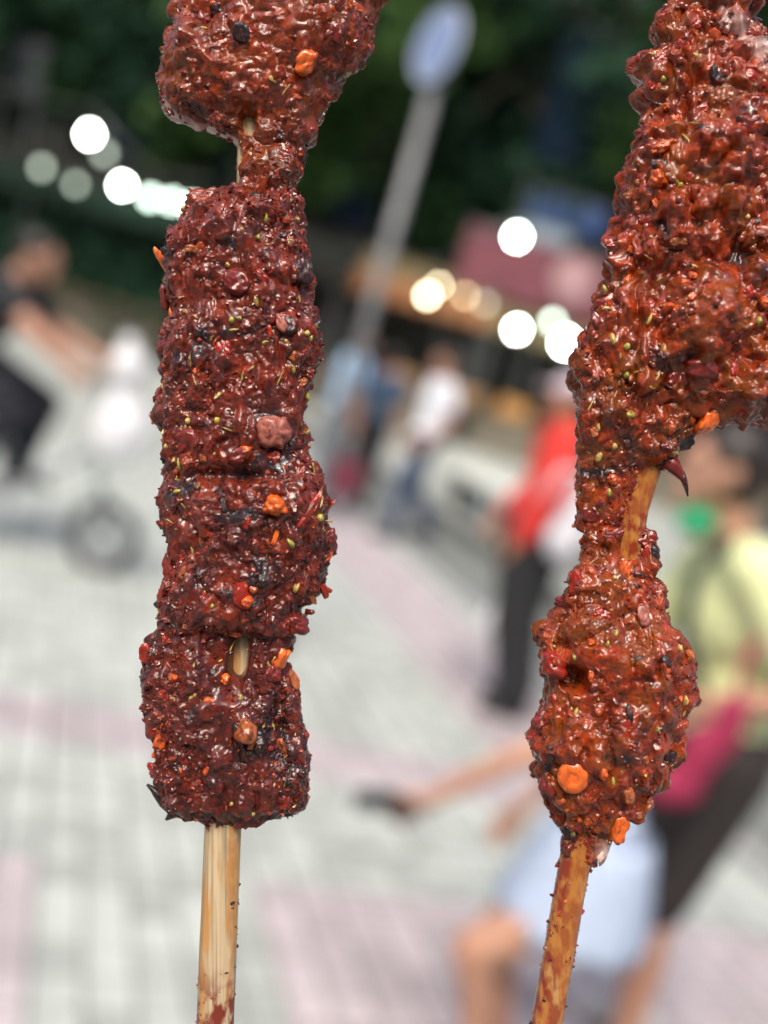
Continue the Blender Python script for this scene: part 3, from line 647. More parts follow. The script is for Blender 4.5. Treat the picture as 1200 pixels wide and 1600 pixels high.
# ================================================================== SKEWERS
S = 0.11 / FPX                      # metres per photo pixel at the skewers
NC = 1.0 / S
def ndim(t, x): n = t.nodes.new(x); return n
def meat_mat(name, dark, mid, red, wet, charamt, satin, gold=0.0):
    m = bpy.data.materials.new(name); m.use_nodes = True; t = m.node_tree; b = t.nodes['Principled BSDF']; L = t.links.new
    tc = ndim(t, 'ShaderNodeTexCoord')
    def noise(cell, detail=6, rough=.6, off=0.0, dist=0.0):
        mp = ndim(t, 'ShaderNodeMapping'); mp.inputs['Location'].default_value = (off, off * .7, off * 1.3); mp.inputs['Scale'].default_value = (NC / cell,) * 3
        n = ndim(t, 'ShaderNodeTexNoise'); n.inputs['Scale'].default_value = 1; n.inputs['Detail'].default_value = detail; n.inputs['Roughness'].default_value = rough; n.inputs['Distortion'].default_value = dist
        L(tc.outputs['Object'], mp.inputs[0]); L(mp.outputs[0], n.inputs['Vector']); return n.outputs[0]
    def ramp(src, stops):
        r = ndim(t, 'ShaderNodeValToRGB'); e = r.color_ramp.elements
        while len(e) < len(stops): e.new(.5)
        for k, (p, c) in enumerate(stops): e[k].position = p; e[k].color = (*c, 1) if len(c) == 3 else c
        L(src, r.inputs[0]); return r.outputs[0]
    def mix(f, a, c, mode='MIX'):
        x = ndim(t, 'ShaderNodeMix'); x.data_type = 'RGBA'; x.blend_type = mode
        if isinstance(f, float): x.inputs[0].default_value = f
        else: L(f, x.inputs[0])
        for s_, q in ((6, a), (7, c)):
            if isinstance(q, tuple): x.inputs[s_].default_value = (*q, 1)
            else: L(q, x.inputs[s_])
        return x.outputs[2]
    bw = lambda v: (v, v, v)
    base = ramp(noise(34, 8, .68, 1.0, .6), [(.34, dark), (.50, mid), (.68, red)])
    fine = ramp(noise(7, 5, .7, 4.0), [(.40, bw(0)), (.66, bw(1))])
    c = mix(fine, base, mix(.6, base, red))
    if gold: c = mix(ramp(noise(52, 4, .6, 51.0, .4), [(.46, bw(0)), (.60, bw(gold))]), c, (.19, .058, .007))
    ch = ramp(noise(90, 6, .62, 9.0, .5), [(.56 - charamt, bw(0)), (.68 - charamt, bw(1))])
    c = mix(ch, c, (.022, .013, .016))
    sp = ramp(noise(5.5, 2, .5, 15.0), [(.70, bw(0)), (.735, bw(1))]); c = mix(sp, c, (.36, .06, .012))
    sp2 = ramp(noise(6.0, 2, .5, 25.0), [(.725, bw(0)), (.75, bw(1))]); c = mix(sp2, c, (.27, .19, .05))
    at_ = ndim(t, 'ShaderNodeAttribute'); at_.attribute_name = 'fat'; fatc = ramp(noise(16, 5, .6, 3.0), [(.35, (.55, .30, .26)), (.65, (.72, .58, .55))])
    c = mix(at_.outputs['Fac'], c, fatc)
    L(c, b.inputs['Base Color'])
    rr = ramp(noise(26, 5, .6, 31.0), [(.38, bw(wet)), (.64, bw(satin))]); L(rr, b.inputs['Roughness'])
    k_ = 1.0 if wet < .2 else .8
    L(ramp(noise(38, 4, .6, 41.0, .4), [(.36, bw(.2 * k_)), (.52, bw(k_))]), b.inputs['Coat Weight']); b.inputs['Coat Roughness'].default_value = .11 if wet < .2 else .19
    b.inputs['Specular IOR Level'].default_value = .2; b.inputs['Coat IOR'].default_value = 1.45
    b.inputs['Subsurface Weight'].default_value = .45; b.inputs['Subsurface Radius'].default_value = (1, .18, .05); b.inputs['Subsurface Scale'].default_value = 14 * S
    bp = ndim(t, 'ShaderNodeBump'); bp.inputs['Strength'].default_value = .7; bp.inputs['Distance'].default_value = 1.6 * S
    L(noise(3.2, 3, .6, 2.0), bp.inputs['Height']); L(bp.outputs[0], b.inputs['Normal']); 
    bc = ndim(t, 'ShaderNodeBump'); bc.inputs['Strength'].default_value = .28 if wet < .15 else .32; bc.inputs['Distance'].default_value = 1.8 * S
    L(noise(6.5, 2, .5, 7.0), bc.inputs['Height']); L(bc.outputs[0], b.inputs['Coat Normal'])
    return m
M_L = meat_mat('charred_spiced_meat', (.026, .007, .008), (.096, .0150, .010), (.30, .036, .010), .18, .045, .40)
M_L2 = meat_mat('darker_charred_spiced_meat', (.022, .007, .009), (.066, .0125, .011), (.21, .027, .010), .18, .055, .40)
M_LT = meat_mat('glossy_red_brown_meat', (.026, .006, .005), (.13, .019, .007), (.39, .055, .009), .10, .03, .34, .35)
M_R = meat_mat('wet_red_oiled_meat', (.030, .005, .004), (.165, .019, .005), (.47, .060, .007), .07, .0, .26, .6)

def meat(name, rows, mt, parent, kd=.7, zc=0.0, ends=(30, 30), step=1.6, nth=400, seed=0, amp=1.0, grain=1.0, dents=(), bumps=(), fat=None, nexp=2.5, dmax=95, fold=1.0, dmin=0, clod=.52, lump=15.0):
    rows = sorted(rows); y = np.arange(rows[0][0], rows[-1][0] + .01, step)
    Lr = np.interp(y, [r[0] for r in rows], [r[1] for r in rows]); Rr = np.interp(y, [r[0] for r in rows], [r[2] for r in rows])
    def sm(a, s):
        k = max(1, int(s / step)); x = np.arange(-3 * k, 3 * k + 1); g = np.exp(-x ** 2 / (2.0 * k * k)); g /= g.sum(); return np.convolve(np.pad(a, 3 * k, mode='edge'), g, 'valid')
    Lr, Rr = sm(Lr, 3), sm(Rr, 3); cx = (Lr + Rr) / 2; h = (Rr - Lr) / 2; hd = np.clip(sm(h, 22) * kd, dmin, dmax)
    for e, t in ((ends[0], (y - y[0])), (ends[1], (y[-1] - y))):
        if e > 0:
            q = np.clip(t / e, 0, 1); f = np.sqrt(np.clip(1 - (1 - q) ** 2, 0.0009, 1)); h = h * (f ** .6 if e else 1); hd = hd * f
    nf = int(nth * .66); th = np.concatenate([np.linspace(0, np.pi, nf, endpoint=False), np.linspace(np.pi, 2 * np.pi, nth - nf, endpoint=False)])
    c, s = np.cos(th), np.sin(th); ce = np.sign(c) * np.abs(c) ** (2 / nexp); se = np.sign(s) * np.abs(s) ** (2 / nexp)
    X = cx[:, None] + h[:, None] * ce[None]; Z = zc - hd[:, None] * se[None]; Y = np.repeat(y[:, None], nth, 1)
    P = np.stack([X, Y, Z], -1)
    def nrm(P):
        du = np.roll(P, -1, 1) - np.roll(P, 1, 1); dv = np.gradient(P, axis=0); n = np.cross(dv, du); l = np.linalg.norm(n, axis=-1, keepdims=True); n = n / np.maximum(l, 1e-6)
        return n
    n = nrm(P); ctr = np.stack([np.repeat(cx[:, None], nth, 1), Y, np.full_like(X, zc)], -1)
    if (n * (P - ctr)).sum() < 0: sg_ = -1.0
    else: sg_ = 1.0
    fl = lambda a: a.reshape(-1, 3); sh = P.shape[:2]
    # broad lumps and folds
    Q = fl(P) + seed * 131.7
    d = lump * fbm(Q, 70, 3, seed)
    fo = 1 - np.abs(fbm(Q * np.array([1.15, .85, 1]), 42, 3, seed + 5)) * 3.2; d = d + np.clip(fo, -1, 1) * -8 * fold + 2.2
    P = P + sg_ * n * (amp * d.reshape(sh))[..., None]
    front = np.clip(se, 0, 1)[None, :] ** .5
    for (bx_, by_, rx, ry, a) in bumps:
        g = np.exp(-((P[..., 0] - bx_) / rx) ** 2 - ((P[..., 1] - by_) / ry) ** 2) * front; P[..., 2] -= 1.5 * a * g
    n = nrm(P)
    # medium clods
    Q = fl(P) + seed * 57.1
    f1, i1 = worley(Q + 5 * np.stack([vnoise(Q / 14, 3), vnoise(Q / 14, 4), vnoise(Q / 14, 5)], -1), 21, seed + 20)
    d = (np.clip(.9 - f1, 0, 1)) ** .8 * 10.0 * (.1 + i1 * 1.1) - 3.0
    rg = 1 - np.abs(fbm(Q + 3 * np.stack([vnoise(Q / 9, 6), vnoise(Q / 9, 7), vnoise(Q / 9, 8)], -1), 20, 4, seed + 9, .58)) * 3.4
    d += -3.6 * np.clip(rg, -.6, 1) ** 3 + 2.8 * fbm(Q, 15, 2, seed + 12, .5)
    mask = np.clip(fbm(Q, 60, 2, seed + 40) * 2.8 + .62, .16, 1.2)
    P = P + sg_ * n * (amp * clod * (d * mask).reshape(sh))[..., None]; n = nrm(P)
    for (bx_, by_, rx, ry, ang, zt) in dents:
        ca, sa = math.cos(ang), math.sin(ang); ux = (P[..., 0] - bx_) * ca + (P[..., 1] - by_) * sa; uy = -(P[..., 0] - bx_) * sa + (P[..., 1] - by_) * ca
        q = (np.abs(ux) / rx) ** 3 + (np.abs(uy) / ry) ** 3; g = 1 / (1 + q ** 2.2); fr_ = P[..., 2] < zt
        P[..., 2] = np.where(fr_, P[..., 2] * (1 - g) + (zt + .12 * (P[..., 2] + 60)) * g, P[..., 2])
    n = nrm(P)
    # granular crust
    Q = fl(P) + seed * 31.3
    f2, i2 = worley(Q + 1.5 * np.stack([vnoise(Q / 5, 3), vnoise(Q / 5, 4), vnoise(Q / 5, 5)], -1), 8.5, seed + 60)
    d = np.clip(.85 - f2, 0, 1) ** 1.1 * 3.6 * (i2 ** 2.0) + 1.7 * fbm(Q, 9.0, 3, seed + 70, .5) + 1.5 * np.abs(vnoise(Q / 6.0, seed + 75)) - 1.2
    f3, i3 = worley(Q, 5.2, seed + 65); d += np.clip(.8 - f3, 0, 1) * 1.3 * i3 - .3
    mask2 = np.clip(fbm(Q, 48, 2, seed + 80) * 3.4 + .5, .06, 1.1) * grain
    P = P + sg_ * n * ((d * mask2).reshape(sh))[..., None]
    # to local metres
    OX, OY = parent['ox'], parent['oy']
    V = np.stack([(P[..., 0] - OX) * S, P[..., 2] * S, -(P[..., 1] - OY) * S], -1)
    nr = sh[0]; idx = np.arange(nr * nth).reshape(nr, nth); a = idx[:-1]; b2 = idx[1:]
    Qd = np.stack([a, np.roll(a, -1, 1), np.roll(b2, -1, 1), b2], -1).reshape(-1, 4)
    Vv = V.reshape(-1, 3); 
    # end caps as collapsed quads
    c0 = len(Vv); Vv = np.concatenate([Vv, V[0].mean(0)[None], V[-1].mean(0)[None]])
    k = np.arange(0, nth, 2)
    cap0 = np.stack([idx[0][k], np.full(len(k), c0), idx[0][(k + 2) % nth], idx[0][(k + 1) % nth]], -1)
    cap1 = np.stack([idx[-1][k], idx[-1][(k + 1) % nth], idx[-1][(k + 2) % nth], np.full(len(k), c0 + 1)], -1)
    Qd = np.concatenate([Qd, cap0, cap1])
    if sg_ > 0: pass
    o = fast_mesh(name, Vv, Qd, mt, parent)
    fa = np.zeros(len(Vv), np.float32)
    if fat is not None: fa[:nr * nth] = np.clip(fat(P[..., 0].ravel(), P[..., 1].ravel(), P[..., 2].ravel(), np.repeat(th[None], nr, 0).ravel(), fl(P)), 0, 1)
    at_ = o.data.attributes.new('fat', 'FLOAT', 'POINT'); at_.data.foreach_set('value', fa)
    nn = sg_ * nrm(P)
    return o, fl(P), fl(nn), V.reshape(-1, 3)

def skewer(ox, oy, label):
    root = bpy.data.objects.new('meat_skewer', None); COL.objects.link(root); root.empty_display_size = .01
    c = at(ox, oy, .11); mm = Matrix.Identity(4)
    for i in range(3): mm[i][0] = R[i]; mm[i][1] = F[i]; mm[i][2] = U[i]; mm[i][3] = c[i]
    root.matrix_world = mm; root['ox'] = ox; root['oy'] = oy
    tag(root, label, 'meat skewer', 'grilled meat skewers held up close'); return root

def wood(name, pale, oily, stain):
    m = bpy.data.materials.new(name); m.use_nodes = True; t = m.node_tree; b = t.nodes['Principled BSDF']; L = t.links.new
    tc = ndim(t, 'ShaderNodeTexCoord')
    def noise(sx, sz, det=5, off=0):
        mp = ndim(t, 'ShaderNodeMapping'); mp.inputs['Scale'].default_value = (NC / sx, NC / sx, NC / sz); mp.inputs['Location'].default_value = (off, off, off)
        n = ndim(t, 'ShaderNodeTexNoise'); n.inputs['Scale'].default_value = 1; n.inputs['Detail'].default_value = det; L(tc.outputs['Object'], mp.inputs[0]); L(mp.outputs[0], n.inputs['Vector']); return n.outputs[0]
    def ramp(src, stops):
        r = ndim(t, 'ShaderNodeValToRGB'); e = r.color_ramp.elements
        while len(e) < len(stops): e.new(.5)
        for k, (p, c) in enumerate(stops): e[k].position = p; e[k].color = (*c, 1)
        L(src, r.inputs[0]); return r.outputs[0]
    def mix(f, a, c):
        x = ndim(t, 'ShaderNodeMix'); x.data_type = 'RGBA'; L(f, x.inputs[0])
        for s_, q in ((6, a), (7, c)):
            if isinstance(q, tuple): x.inputs[s_].default_value = (*q, 1)
            else: L(q, x.inputs[s_])
        return x.outputs[2]
    c = ramp(noise(4.2, 420, 7), [(.34, tuple(x * .62 for x in pale)), (.5, pale), (.66, tuple(min(1, x * 1.2) for x in pale))])
    st = ramp(noise(2.2, 120, 3, 5), [(.64, (0, 0, 0)), (.70, (1, 1, 1))]); c = mix(st, c, tuple(x * .45 for x in pale))
    os_ = ramp(noise(22, 150, 4, 9), [(.52 - oily * .3, (0, 0, 0)), (.60 - oily * .3, (1, 1, 1))]); c = mix(os_, c, (pale[0] * .95, pale[1] * .66, pale[2] * .38))
    # sauce stain held in a vertex attribute (sits on the stick itself)
    a_ = ndim(t, 'ShaderNodeAttribute'); a_.attribute_name = 'stain'; md = ndim(t, 'ShaderNodeMath'); md.operation = 'MULTIPLY'
    sn = ramp(noise(14, 24, 6, 3), [(.40, (0, 0, 0)), (.56, (1, 1, 1))]); L(a_.outputs['Fac'], md.inputs[0]); L(sn, md.inputs[1])
    c = mix(md.outputs[0], c, stain); L(c, b.inputs['Base Color'])
    b.inputs['Roughness'].default_value = .42 if oily < .5 else .2
    b.inputs['Coat Weight'].default_value = .1 if oily < .5 else .5; b.inputs['Coat Roughness'].default_value = .15
    b.inputs['Subsurface Weight'].default_value = .15; b.inputs['Subsurface Radius'].default_value = (1, .5, .2); b.inputs['Subsurface Scale'].default_value = 12 * S
    bp = ndim(t, 'ShaderNodeBump'); bp.inputs['Strength'].default_value = .8; bp.inputs['Distance'].default_value = 2.2 * S; L(noise(2.6, 260, 5, 2), bp.inputs['Height']); L(bp.outputs[0], b.inputs['Normal'])
    return m
def stick(root, pts, rad, m, stainf, seed):
    ys = np.arange(pts[-1][1], pts[0][1], 4.0); xs = np.interp(ys, [p[1] for p in pts[::-1]], [p[0] for p in pts[::-1]]); nt_ = 56
    th = np.linspace(0, 2 * np.pi, nt_, endpoint=False); V = []; OX, OY = root['ox'], root['oy']
    prof = 1 + .035 * vnoise(np.stack([np.cos(th) * 3 + seed, np.sin(th) * 3, th * 0], -1), 3) + .05 * np.cos(3 * th + seed) - .06 * np.exp(-((th - 4.45) / .06) ** 2)
    rad_ = rad * np.interp(ys, [-200, 300, 950, 1200], [.62, .70, .95, 1.0])[:, None]
    X = xs[:, None] + rad_ * prof * np.cos(th)[None]; Z = rad_ * .9 * prof * np.sin(th)[None] + 0 * xs[:, None]; Y = np.repeat(ys[:, None], nt_, 1)
    Pn = np.stack([X, Y, Z], -1).reshape(-1, 3); w_ = (1 + .035 * fbm(Pn * np.array([1, .06, 1]), 8, 3, seed) + .02 * fbm(Pn * np.array([1, .3, 1]), 30, 2, seed + 3)).reshape(X.shape)
    X = xs[:, None] + (X - xs[:, None]) * w_; Z = Z * w_
    V = np.stack([(X - OX) * S, Z * S, -(Y - OY) * S], -1).reshape(-1, 3); nr = len(ys); idx = np.arange(nr * nt_).reshape(nr, nt_)
    a, b2 = idx[:-1], idx[1:]; Q = np.stack([a, b2, np.roll(b2, -1, 1), np.roll(a, -1, 1)], -1).reshape(-1, 4)
    k = np.arange(0, nt_, 2); c0 = len(V); V = np.concatenate([V, V[:nt_].mean(0)[None], V[-nt_:].mean(0)[None]])
    Q = np.concatenate([Q, np.stack([idx[0][k], idx[0][(k + 1) % nt_], idx[0][(k + 2) % nt_], np.full(len(k), c0)], -1), np.stack([idx[-1][k], np.full(len(k), c0 + 1), idx[-1][(k + 2) % nt_], idx[-1][(k + 1) % nt_]], -1)])
    o = fast_mesh('bamboo_stick', V, Q, m, root); s_ = np.zeros(len(V), np.float32); s_[:nr * nt_] = np.clip(stainf(X.ravel(), Y.ravel()), 0, 1)
    A = o.data.attributes.new('stain', 'FLOAT', 'POINT'); A.data.foreach_set('value', s_)
    return o, np.stack([X, Y, Z], -1).reshape(-1, 3)

# ---- little pieces -------------------------------------------------
def chipmat(name, c, rough=.3, coat=.4, sss=.2, dirt=.42):
    m = mottled(name, tuple(x * .6 for x in c), tuple(min(1, x * 1.15) for x in c), NC / 9, rough, 1.6 * S, 4); t = m.node_tree; b = t.nodes['Principled BSDF']
    b.inputs['Coat Weight'].default_value = coat; b.inputs['Coat Roughness'].default_value = .12
    b.inputs['Subsurface Weight'].default_value = sss; b.inputs['Subsurface Radius'].default_value = (1, .35, .15); b.inputs['Subsurface Scale'].default_value = 8 * S
    g = t.nodes.new('ShaderNodeNewGeometry'); n = t.nodes.new('ShaderNodeTexNoise'); n.inputs['Scale'].default_value = NC / 11; n.inputs['Detail'].default_value = 5; n.inputs['Roughness'].default_value = .7
    r = t.nodes.new('ShaderNodeValToRGB'); r.color_ramp.elements[0].position = .62 - dirt * .25; r.color_ramp.elements[1].position = .72 - dirt * .22
    x = t.nodes.new('ShaderNodeMix'); x.data_type = 'RGBA'; x.inputs[7].default_value = (.14, .018, .010, 1)
    src = b.inputs['Base Color'].links[0].from_socket
    t.links.new(g.outputs['Position'], n.inputs['Vector']); t.links.new(n.outputs[0], r.inputs[0]); t.links.new(r.outputs[0], x.inputs[0]); t.links.new(src, x.inputs[6]); t.links.new(x.outputs[2], b.inputs['Base Color'])
    # texture space: world position is fine, the skewers do not move
    bp = [q for q in t.nodes if q.type == 'BUMP']
    for q in t.nodes:
        if q.type == 'TEX_NOISE' and q is not n: t.links.new(g.outputs['Position'], q.inputs['Vector'])
    return m
CM = {'bright': chipmat('bright_orange_chilli', (.86, .16, .02), .28, .5, .3, .12), 'orange': chipmat('orange_chilli', (.66, .11, .017)), 'red': chipmat('red_chilli', (.36, .022, .010)), 'deep': chipmat('deep_red_chilli', (.20, .018, .011)),
      'pink': chipmat('dusty_pink_chilli', (.44, .14, .10), .42, .3), 'tan': chipmat('tan_chilli_skin', (.46, .13, .04)), 'seed': chipmat('cumin_seed_husk', (.60, .44, .13), .4, .3, .1, .40),
      'green': chipmat('green_herb_seed', (.50, .46, .09), .4, .3, .1, .40), 'char': chipmat('burnt_crumb', (.020, .013, .014), .4, .3, 0), 'fat': chipmat('pale_fat', (.60, .42, .38), .3, .5),
      'crumb': chipmat('dark_red_spice_powder', (.11, .012, .008), .3, .5), 'rust': chipmat('rust_red_spice_powder', (.33, .040, .010), .34, .4)}
def ico():
    t = (1 + 5 ** .5) / 2; V = np.array([(-1, t, 0), (1, t, 0), (-1, -t, 0), (1, -t, 0), (0, -1, t), (0, 1, t), (0, -1, -t), (0, 1, -t), (t, 0, -1), (t, 0, 1), (-t, 0, -1), (-t, 0, 1)], float)
    V /= np.linalg.norm(V[0]); Fc = [(0, 11, 5), (0, 5, 1), (0, 1, 7), (0, 7, 10), (0, 10, 11), (1, 5, 9), (5, 11, 4), (11, 10, 2), (10, 7, 6), (7, 1, 8), (3, 9, 4), (3, 4, 2), (3, 2, 6), (3, 6, 8), (3, 8, 9), (4, 9, 5), (2, 4, 11), (6, 2, 10), (8, 6, 7), (9, 8, 1)]
    return V, np.array(Fc)
IV, IF = ico()
def subdiv(V, Fc):
    V = list(map(tuple, V)); cache = {}; out = []
    def mid(a, b):
        k = (min(a, b), max(a, b))
        if k not in cache: p = np.array(V[a]) + np.array(V[b]); p /= np.linalg.norm(p); V.append(tuple(p)); cache[k] = len(V) - 1
        return cache[k]
    for a, b, c in Fc:
        x, y, z = mid(a, b), mid(b, c), mid(c, a); out += [(a, x, z), (b, y, x), (c, z, y), (x, y, z)]
    return np.array(V), np.array(out)
IV2, IF2 = subdiv(IV, IF); IV3, IF3 = subdiv(IV2, IF2); IV4, IF4 = subdiv(IV3, IF3)
def chip_shape(kind, seed):
    V = IV4.copy() if kind != 'seed' else IV2.copy(); Fc = IF4 if kind != 'seed' else IF2
    N = V + seed * 9.1; rough = fbm(N, .28, 3, seed + 4, .6); big = fbm(N, 1.0, 2, seed)
    f1, i1 = worley(N, .55, seed)
    if kind == 'flake':
        n = V / np.max(np.abs(V), axis=1)[:, None] * .3 + V * .7; ang = np.arctan2(V[:, 1], V[:, 0])
        out = 1 + .30 * fbm(np.stack([np.cos(ang), np.sin(ang), ang * 0], -1) * 1.6 + seed * 7, 1.0, 3, seed, .7)
        V = n * out[:, None] * (1 + .09 * rough)[:, None]; V[:, 2] *= .34; V[:, 2] += .22 * (V[:, 0] ** 2) * (1 if seed % 2 else -1) + .10 * big + .05 * rough
    elif kind == 'lump':
        V = V * (1 + .55 * big + .16 * rough + .22 * (.5 - f1))[:, None]; V[:, 2] *= .75
    elif kind == 'block':
        V = V / np.max(np.abs(V), axis=1)[:, None] * .6 + V * .4; V[:, 0] += .25 * V[:, 1] * (1 if seed % 2 else -1); V = V * (1 + .38 * big + .08 * rough + .12 * (.5 - f1))[:, None]; V[:, 2] *= .7
    elif kind == 'ring':
        r = np.hypot(V[:, 0], V[:, 1]); V[:, 2] *= .42; dz = np.where(r < .45, .30 * np.cos(r / .45 * 1.57), 0); V[:, 2] -= np.sign(V[:, 2]) * dz * .8; V[:, 2] += .16 * np.exp(-(r / .13) ** 2)
        V = V * (1 + .14 * big + .05 * rough)[:, None]
    elif kind == 'seed':
        V[:, 0] *= (1 - .25 * V[:, 1]); V = V * (1 + .22 * fbm(N, .5, 2, seed))[:, None]
    me = bpy.data.meshes.new(kind); me.from_pydata(V.tolist(), [], Fc.tolist()); me.polygons.foreach_set('use_smooth', [True] * len(Fc)); me.update(); return me
_chips = {}
def chip(kind, mk, parent, root, P, Nn, x, y, w_, h_, ang=0.0, sink=.52, thick=None, name=None, zadd=0.0, prev=[0]):
    key = (kind, mk, prev[0] % 5); prev[0] += 1
    if key not in _chips: me = chip_shape(kind, key[2] + 1); me.materials.append(CM[mk]); _chips[key] = me
    d2 = (P[:, 0] - x) ** 2 + (P[:, 1] - y) ** 2; cand = np.where(d2 < 49)[0]
    if len(cand) == 0: i = int(np.argmin(d2 + (P[:, 2] > 10) * 400))
    else:
        o_ = cand[P[cand, 2] < P[cand, 2].min() + 25]; i = int(o_[np.argsort(P[o_, 2])[len(o_) // 2]])
    n = Vector((Nn[i, 0], Nn[i, 2], -Nn[i, 1])); 
    n = (n * .45 + Vector((0, -1, 0)) * .55).normalized()
    o = bpy.data.objects.new(name or {'seed': 'cumin_seed', 'flake': 'chilli_flake', 'lump': 'chilli_flake', 'block': 'chilli_flake', 'ring': 'chilli_ring'}[kind], _chips[key])
    COL.objects.link(o); o.parent = parent
    q = n.to_track_quat('Z', 'Y'); 
    # local frame: make chip's Y follow the picture's vertical, turned by ang
    yax = Vector((math.sin(ang), 0, math.cos(ang))); yax = (yax - n * yax.dot(n)).normalized(); xax = yax.cross(n)
    tz = thick or min(w_, h_) * .9
    mm = Matrix((( *xax, ), ( *yax, ), ( *n, ))).transposed().to_4x4()
    loc = Vector(((x - root['ox']) * S, (P[i, 2] + zadd) * S, -(y - root['oy']) * S)) + n * (tz * S * (.5 - sink))
    o.matrix_local = Matrix.Translation(loc) @ mm @ Matrix.Diagonal((w_ * S / 2, h_ * S / 2, tz * S, 1))
    return o
def grains(parent, root, P, Nn, n, mk, rmin, rmax, seed, elong=1.0, ylim=None):
    r_ = np.random.default_rng(seed); w_ = np.where((P[:, 2] < 25) & (P[:, 1] > -60), 1.0, .12)
    if ylim: w_ = w_ * ((P[:, 1] > ylim[0]) & (P[:, 1] < ylim[1]))
    clus = fbm(P, 50, 2, seed); w_ = w_ * np.clip(clus * 4 + .7, .04, 2); w_ /= w_.sum()
    idx = r_.choice(len(P), n, p=w_); c = P[idx] - Nn[idx] * .2
    rad = rmin + (rmax * 1.25 - rmin) * r_.random(n) ** 2.2
    A = r_.normal(size=(n, 3, 3)); Qm, _ = np.linalg.qr(A); sc = np.stack([rad * elong * r_.uniform(.9, 1.5, n), rad * r_.uniform(.5, 1, n), rad * r_.uniform(.28, .6, n)], -1)
    jit = 1 + .40 * (r_.random((n, 12, 1)) - .5) * 2
    Vl = IV[None] * jit * sc[:, None, :]; V = np.einsum('nij,nvj->nvi', Qm, Vl) + c[:, None, :]
    V = V.reshape(-1, 3); Vm = np.stack([(V[:, 0] - root['ox']) * S, V[:, 2] * S, -(V[:, 1] - root['oy']) * S], -1)
    Fq = (IF[None] + (np.arange(n) * 12)[:, None, None]).reshape(-1, 3)
    nm = {'crumb': 'spice_crumbs', 'rust': 'chilli_powder', 'orange': 'orange_chilli_crumbs', 'seed': 'seed_crumbs', 'char': 'burnt_crumbs', 'red': 'red_chilli_crumbs'}[mk]
    o = fast_mesh(nm, Vm, Fq, CM[mk], parent, False); tag(o, kind='stuff'); return o

# ================= LEFT SKEWER
SL = skewer(336, 1600, 'straighter dark charred meat skewer left of the round sign pole')
mw1 = wood('pale_bamboo', (.54, .42, .26), .05, (.20, .030, .014))
stk, SP = stick(SL, [(326, 1960), (336, 1600), (349, 1280), (380, 1020), (391, 200), (396, -160)], 28.5, mw1, lambda X, Y: np.clip((Y - 1500) / 60, 0, 1) + .25 * np.clip((X - 352) / 12, 0, 1) * (Y > 1300), 1)
def fat_top(X, Y, Z, th, P):
    edge = np.clip((th - 2.62) / .22, 0, 1) * np.clip((5.0 - th) / .3, 0, 1) * np.clip((Y - 150) / 25, 0, 1) * np.clip((300 - Y) / 15, 0, 1) * (X < 400)
    top_ = .55 * np.exp(-((X - 455) / 30) ** 2 - ((Y - 12) / 22) ** 2) * (Z < 0)
    return edge * .95 + top_ * np.clip(.5 + vnoise(P / 9, 3), 0, 1)
LA = [(-150, 340, 560), (-80, 330, 600), (-20, 322, 608), (0, 326, 604), (10, 300, 602), (14, 280, 600), (24, 272, 596), (35, 276, 592), (52, 264, 588), (80, 254, 575), (112, 244, 552), (140, 248, 524), (168, 260, 505), (188, 280, 494), (200, 298, 490), (210, 322, 488), (218, 345, 484), (232, 362, 478), (255, 370, 467), (290, 372, 462), (340, 372, 462)]
LB = [(262, 380, 458), (290, 372, 461), (300, 345, 463), (315, 304, 474), (335, 288, 474), (350, 277, 474), (385, 256, 480), (413, 250, 489), (437, 252, 494), (465, 260, 488), (485, 262, 486), (500, 252, 495), (520, 247, 500), (564, 251, 495), (606, 257, 485), (645, 253, 480), (690, 260, 480), (720, 257, 486), (745, 258, 492)]
LCc = [(655, 262, 474), (690, 258, 478), (712, 256, 484), (735, 256, 500), (760, 255, 510), (789, 255, 516), (825, 259, 518), (850, 262, 515), (870, 264, 512), (900, 263, 509), (925, 261, 500), (940, 262, 490), (952, 262, 478), (970, 262, 482), (988, 262, 470), (1002, 270, 455)]
LD_ = [(955, 262, 452), (985, 247, 455), (1000, 238, 455), (1015, 231, 450), (1045, 230, 446), (1060, 224, 456), (1072, 224, 466), (1105, 230, 469), (1144, 233, 470), (1165, 241, 479), (1195, 247, 481), (1225, 254, 479), (1250, 262, 477), (1262, 264, 474), (1270, 268, 462), (1276, 272, 440), (1281, 290, 415), (1287, 335, 396), (1293, 362, 388)]
PA = meat('meat_piece', LA, M_LT, SL, kd=.42, ends=(0, 35), seed=1, grain=.75, dmin=40, dents=[(391, 203, 10, 15, 0, -10)], bumps=[(300, 90, 30, 40, 14), (330, 45, 30, 20, -12), (500, 60, 60, 60, 10), (460, 185, 20, 40, 12)], fat=fat_top, nth=440, amp=.9)
PB = meat('meat_piece', LB, M_L, SL, kd=.58, dmin=40, ends=(30, 45), seed=2, bumps=[(330, 560, 70, 120, 8), (420, 450, 40, 60, 8), (370, 720, 120, 18, -10)], dents=[])
PC = meat('meat_piece', LCc, M_L, SL, kd=.60, ends=(40, 22), seed=3, bumps=[(470, 790, 40, 60, 14), (350, 745, 90, 14, -14), (360, 850, 60, 50, 8), (330, 960, 90, 20, 8)], dents=[(379, 1018, 14, 26, 0, -12)])
PD = meat('meat_piece', LD_, M_L2, SL, kd=.50, ends=(30, 8), seed=4, bumps=[(300, 1120, 60, 60, 8), (420, 1190, 40, 60, 6), (440, 1110, 10, 50, -14)], dents=[(379, 1020, 12, 34, .12, -14)], nexp=2.8)
piecesL = [PA, PB, PC, PD]
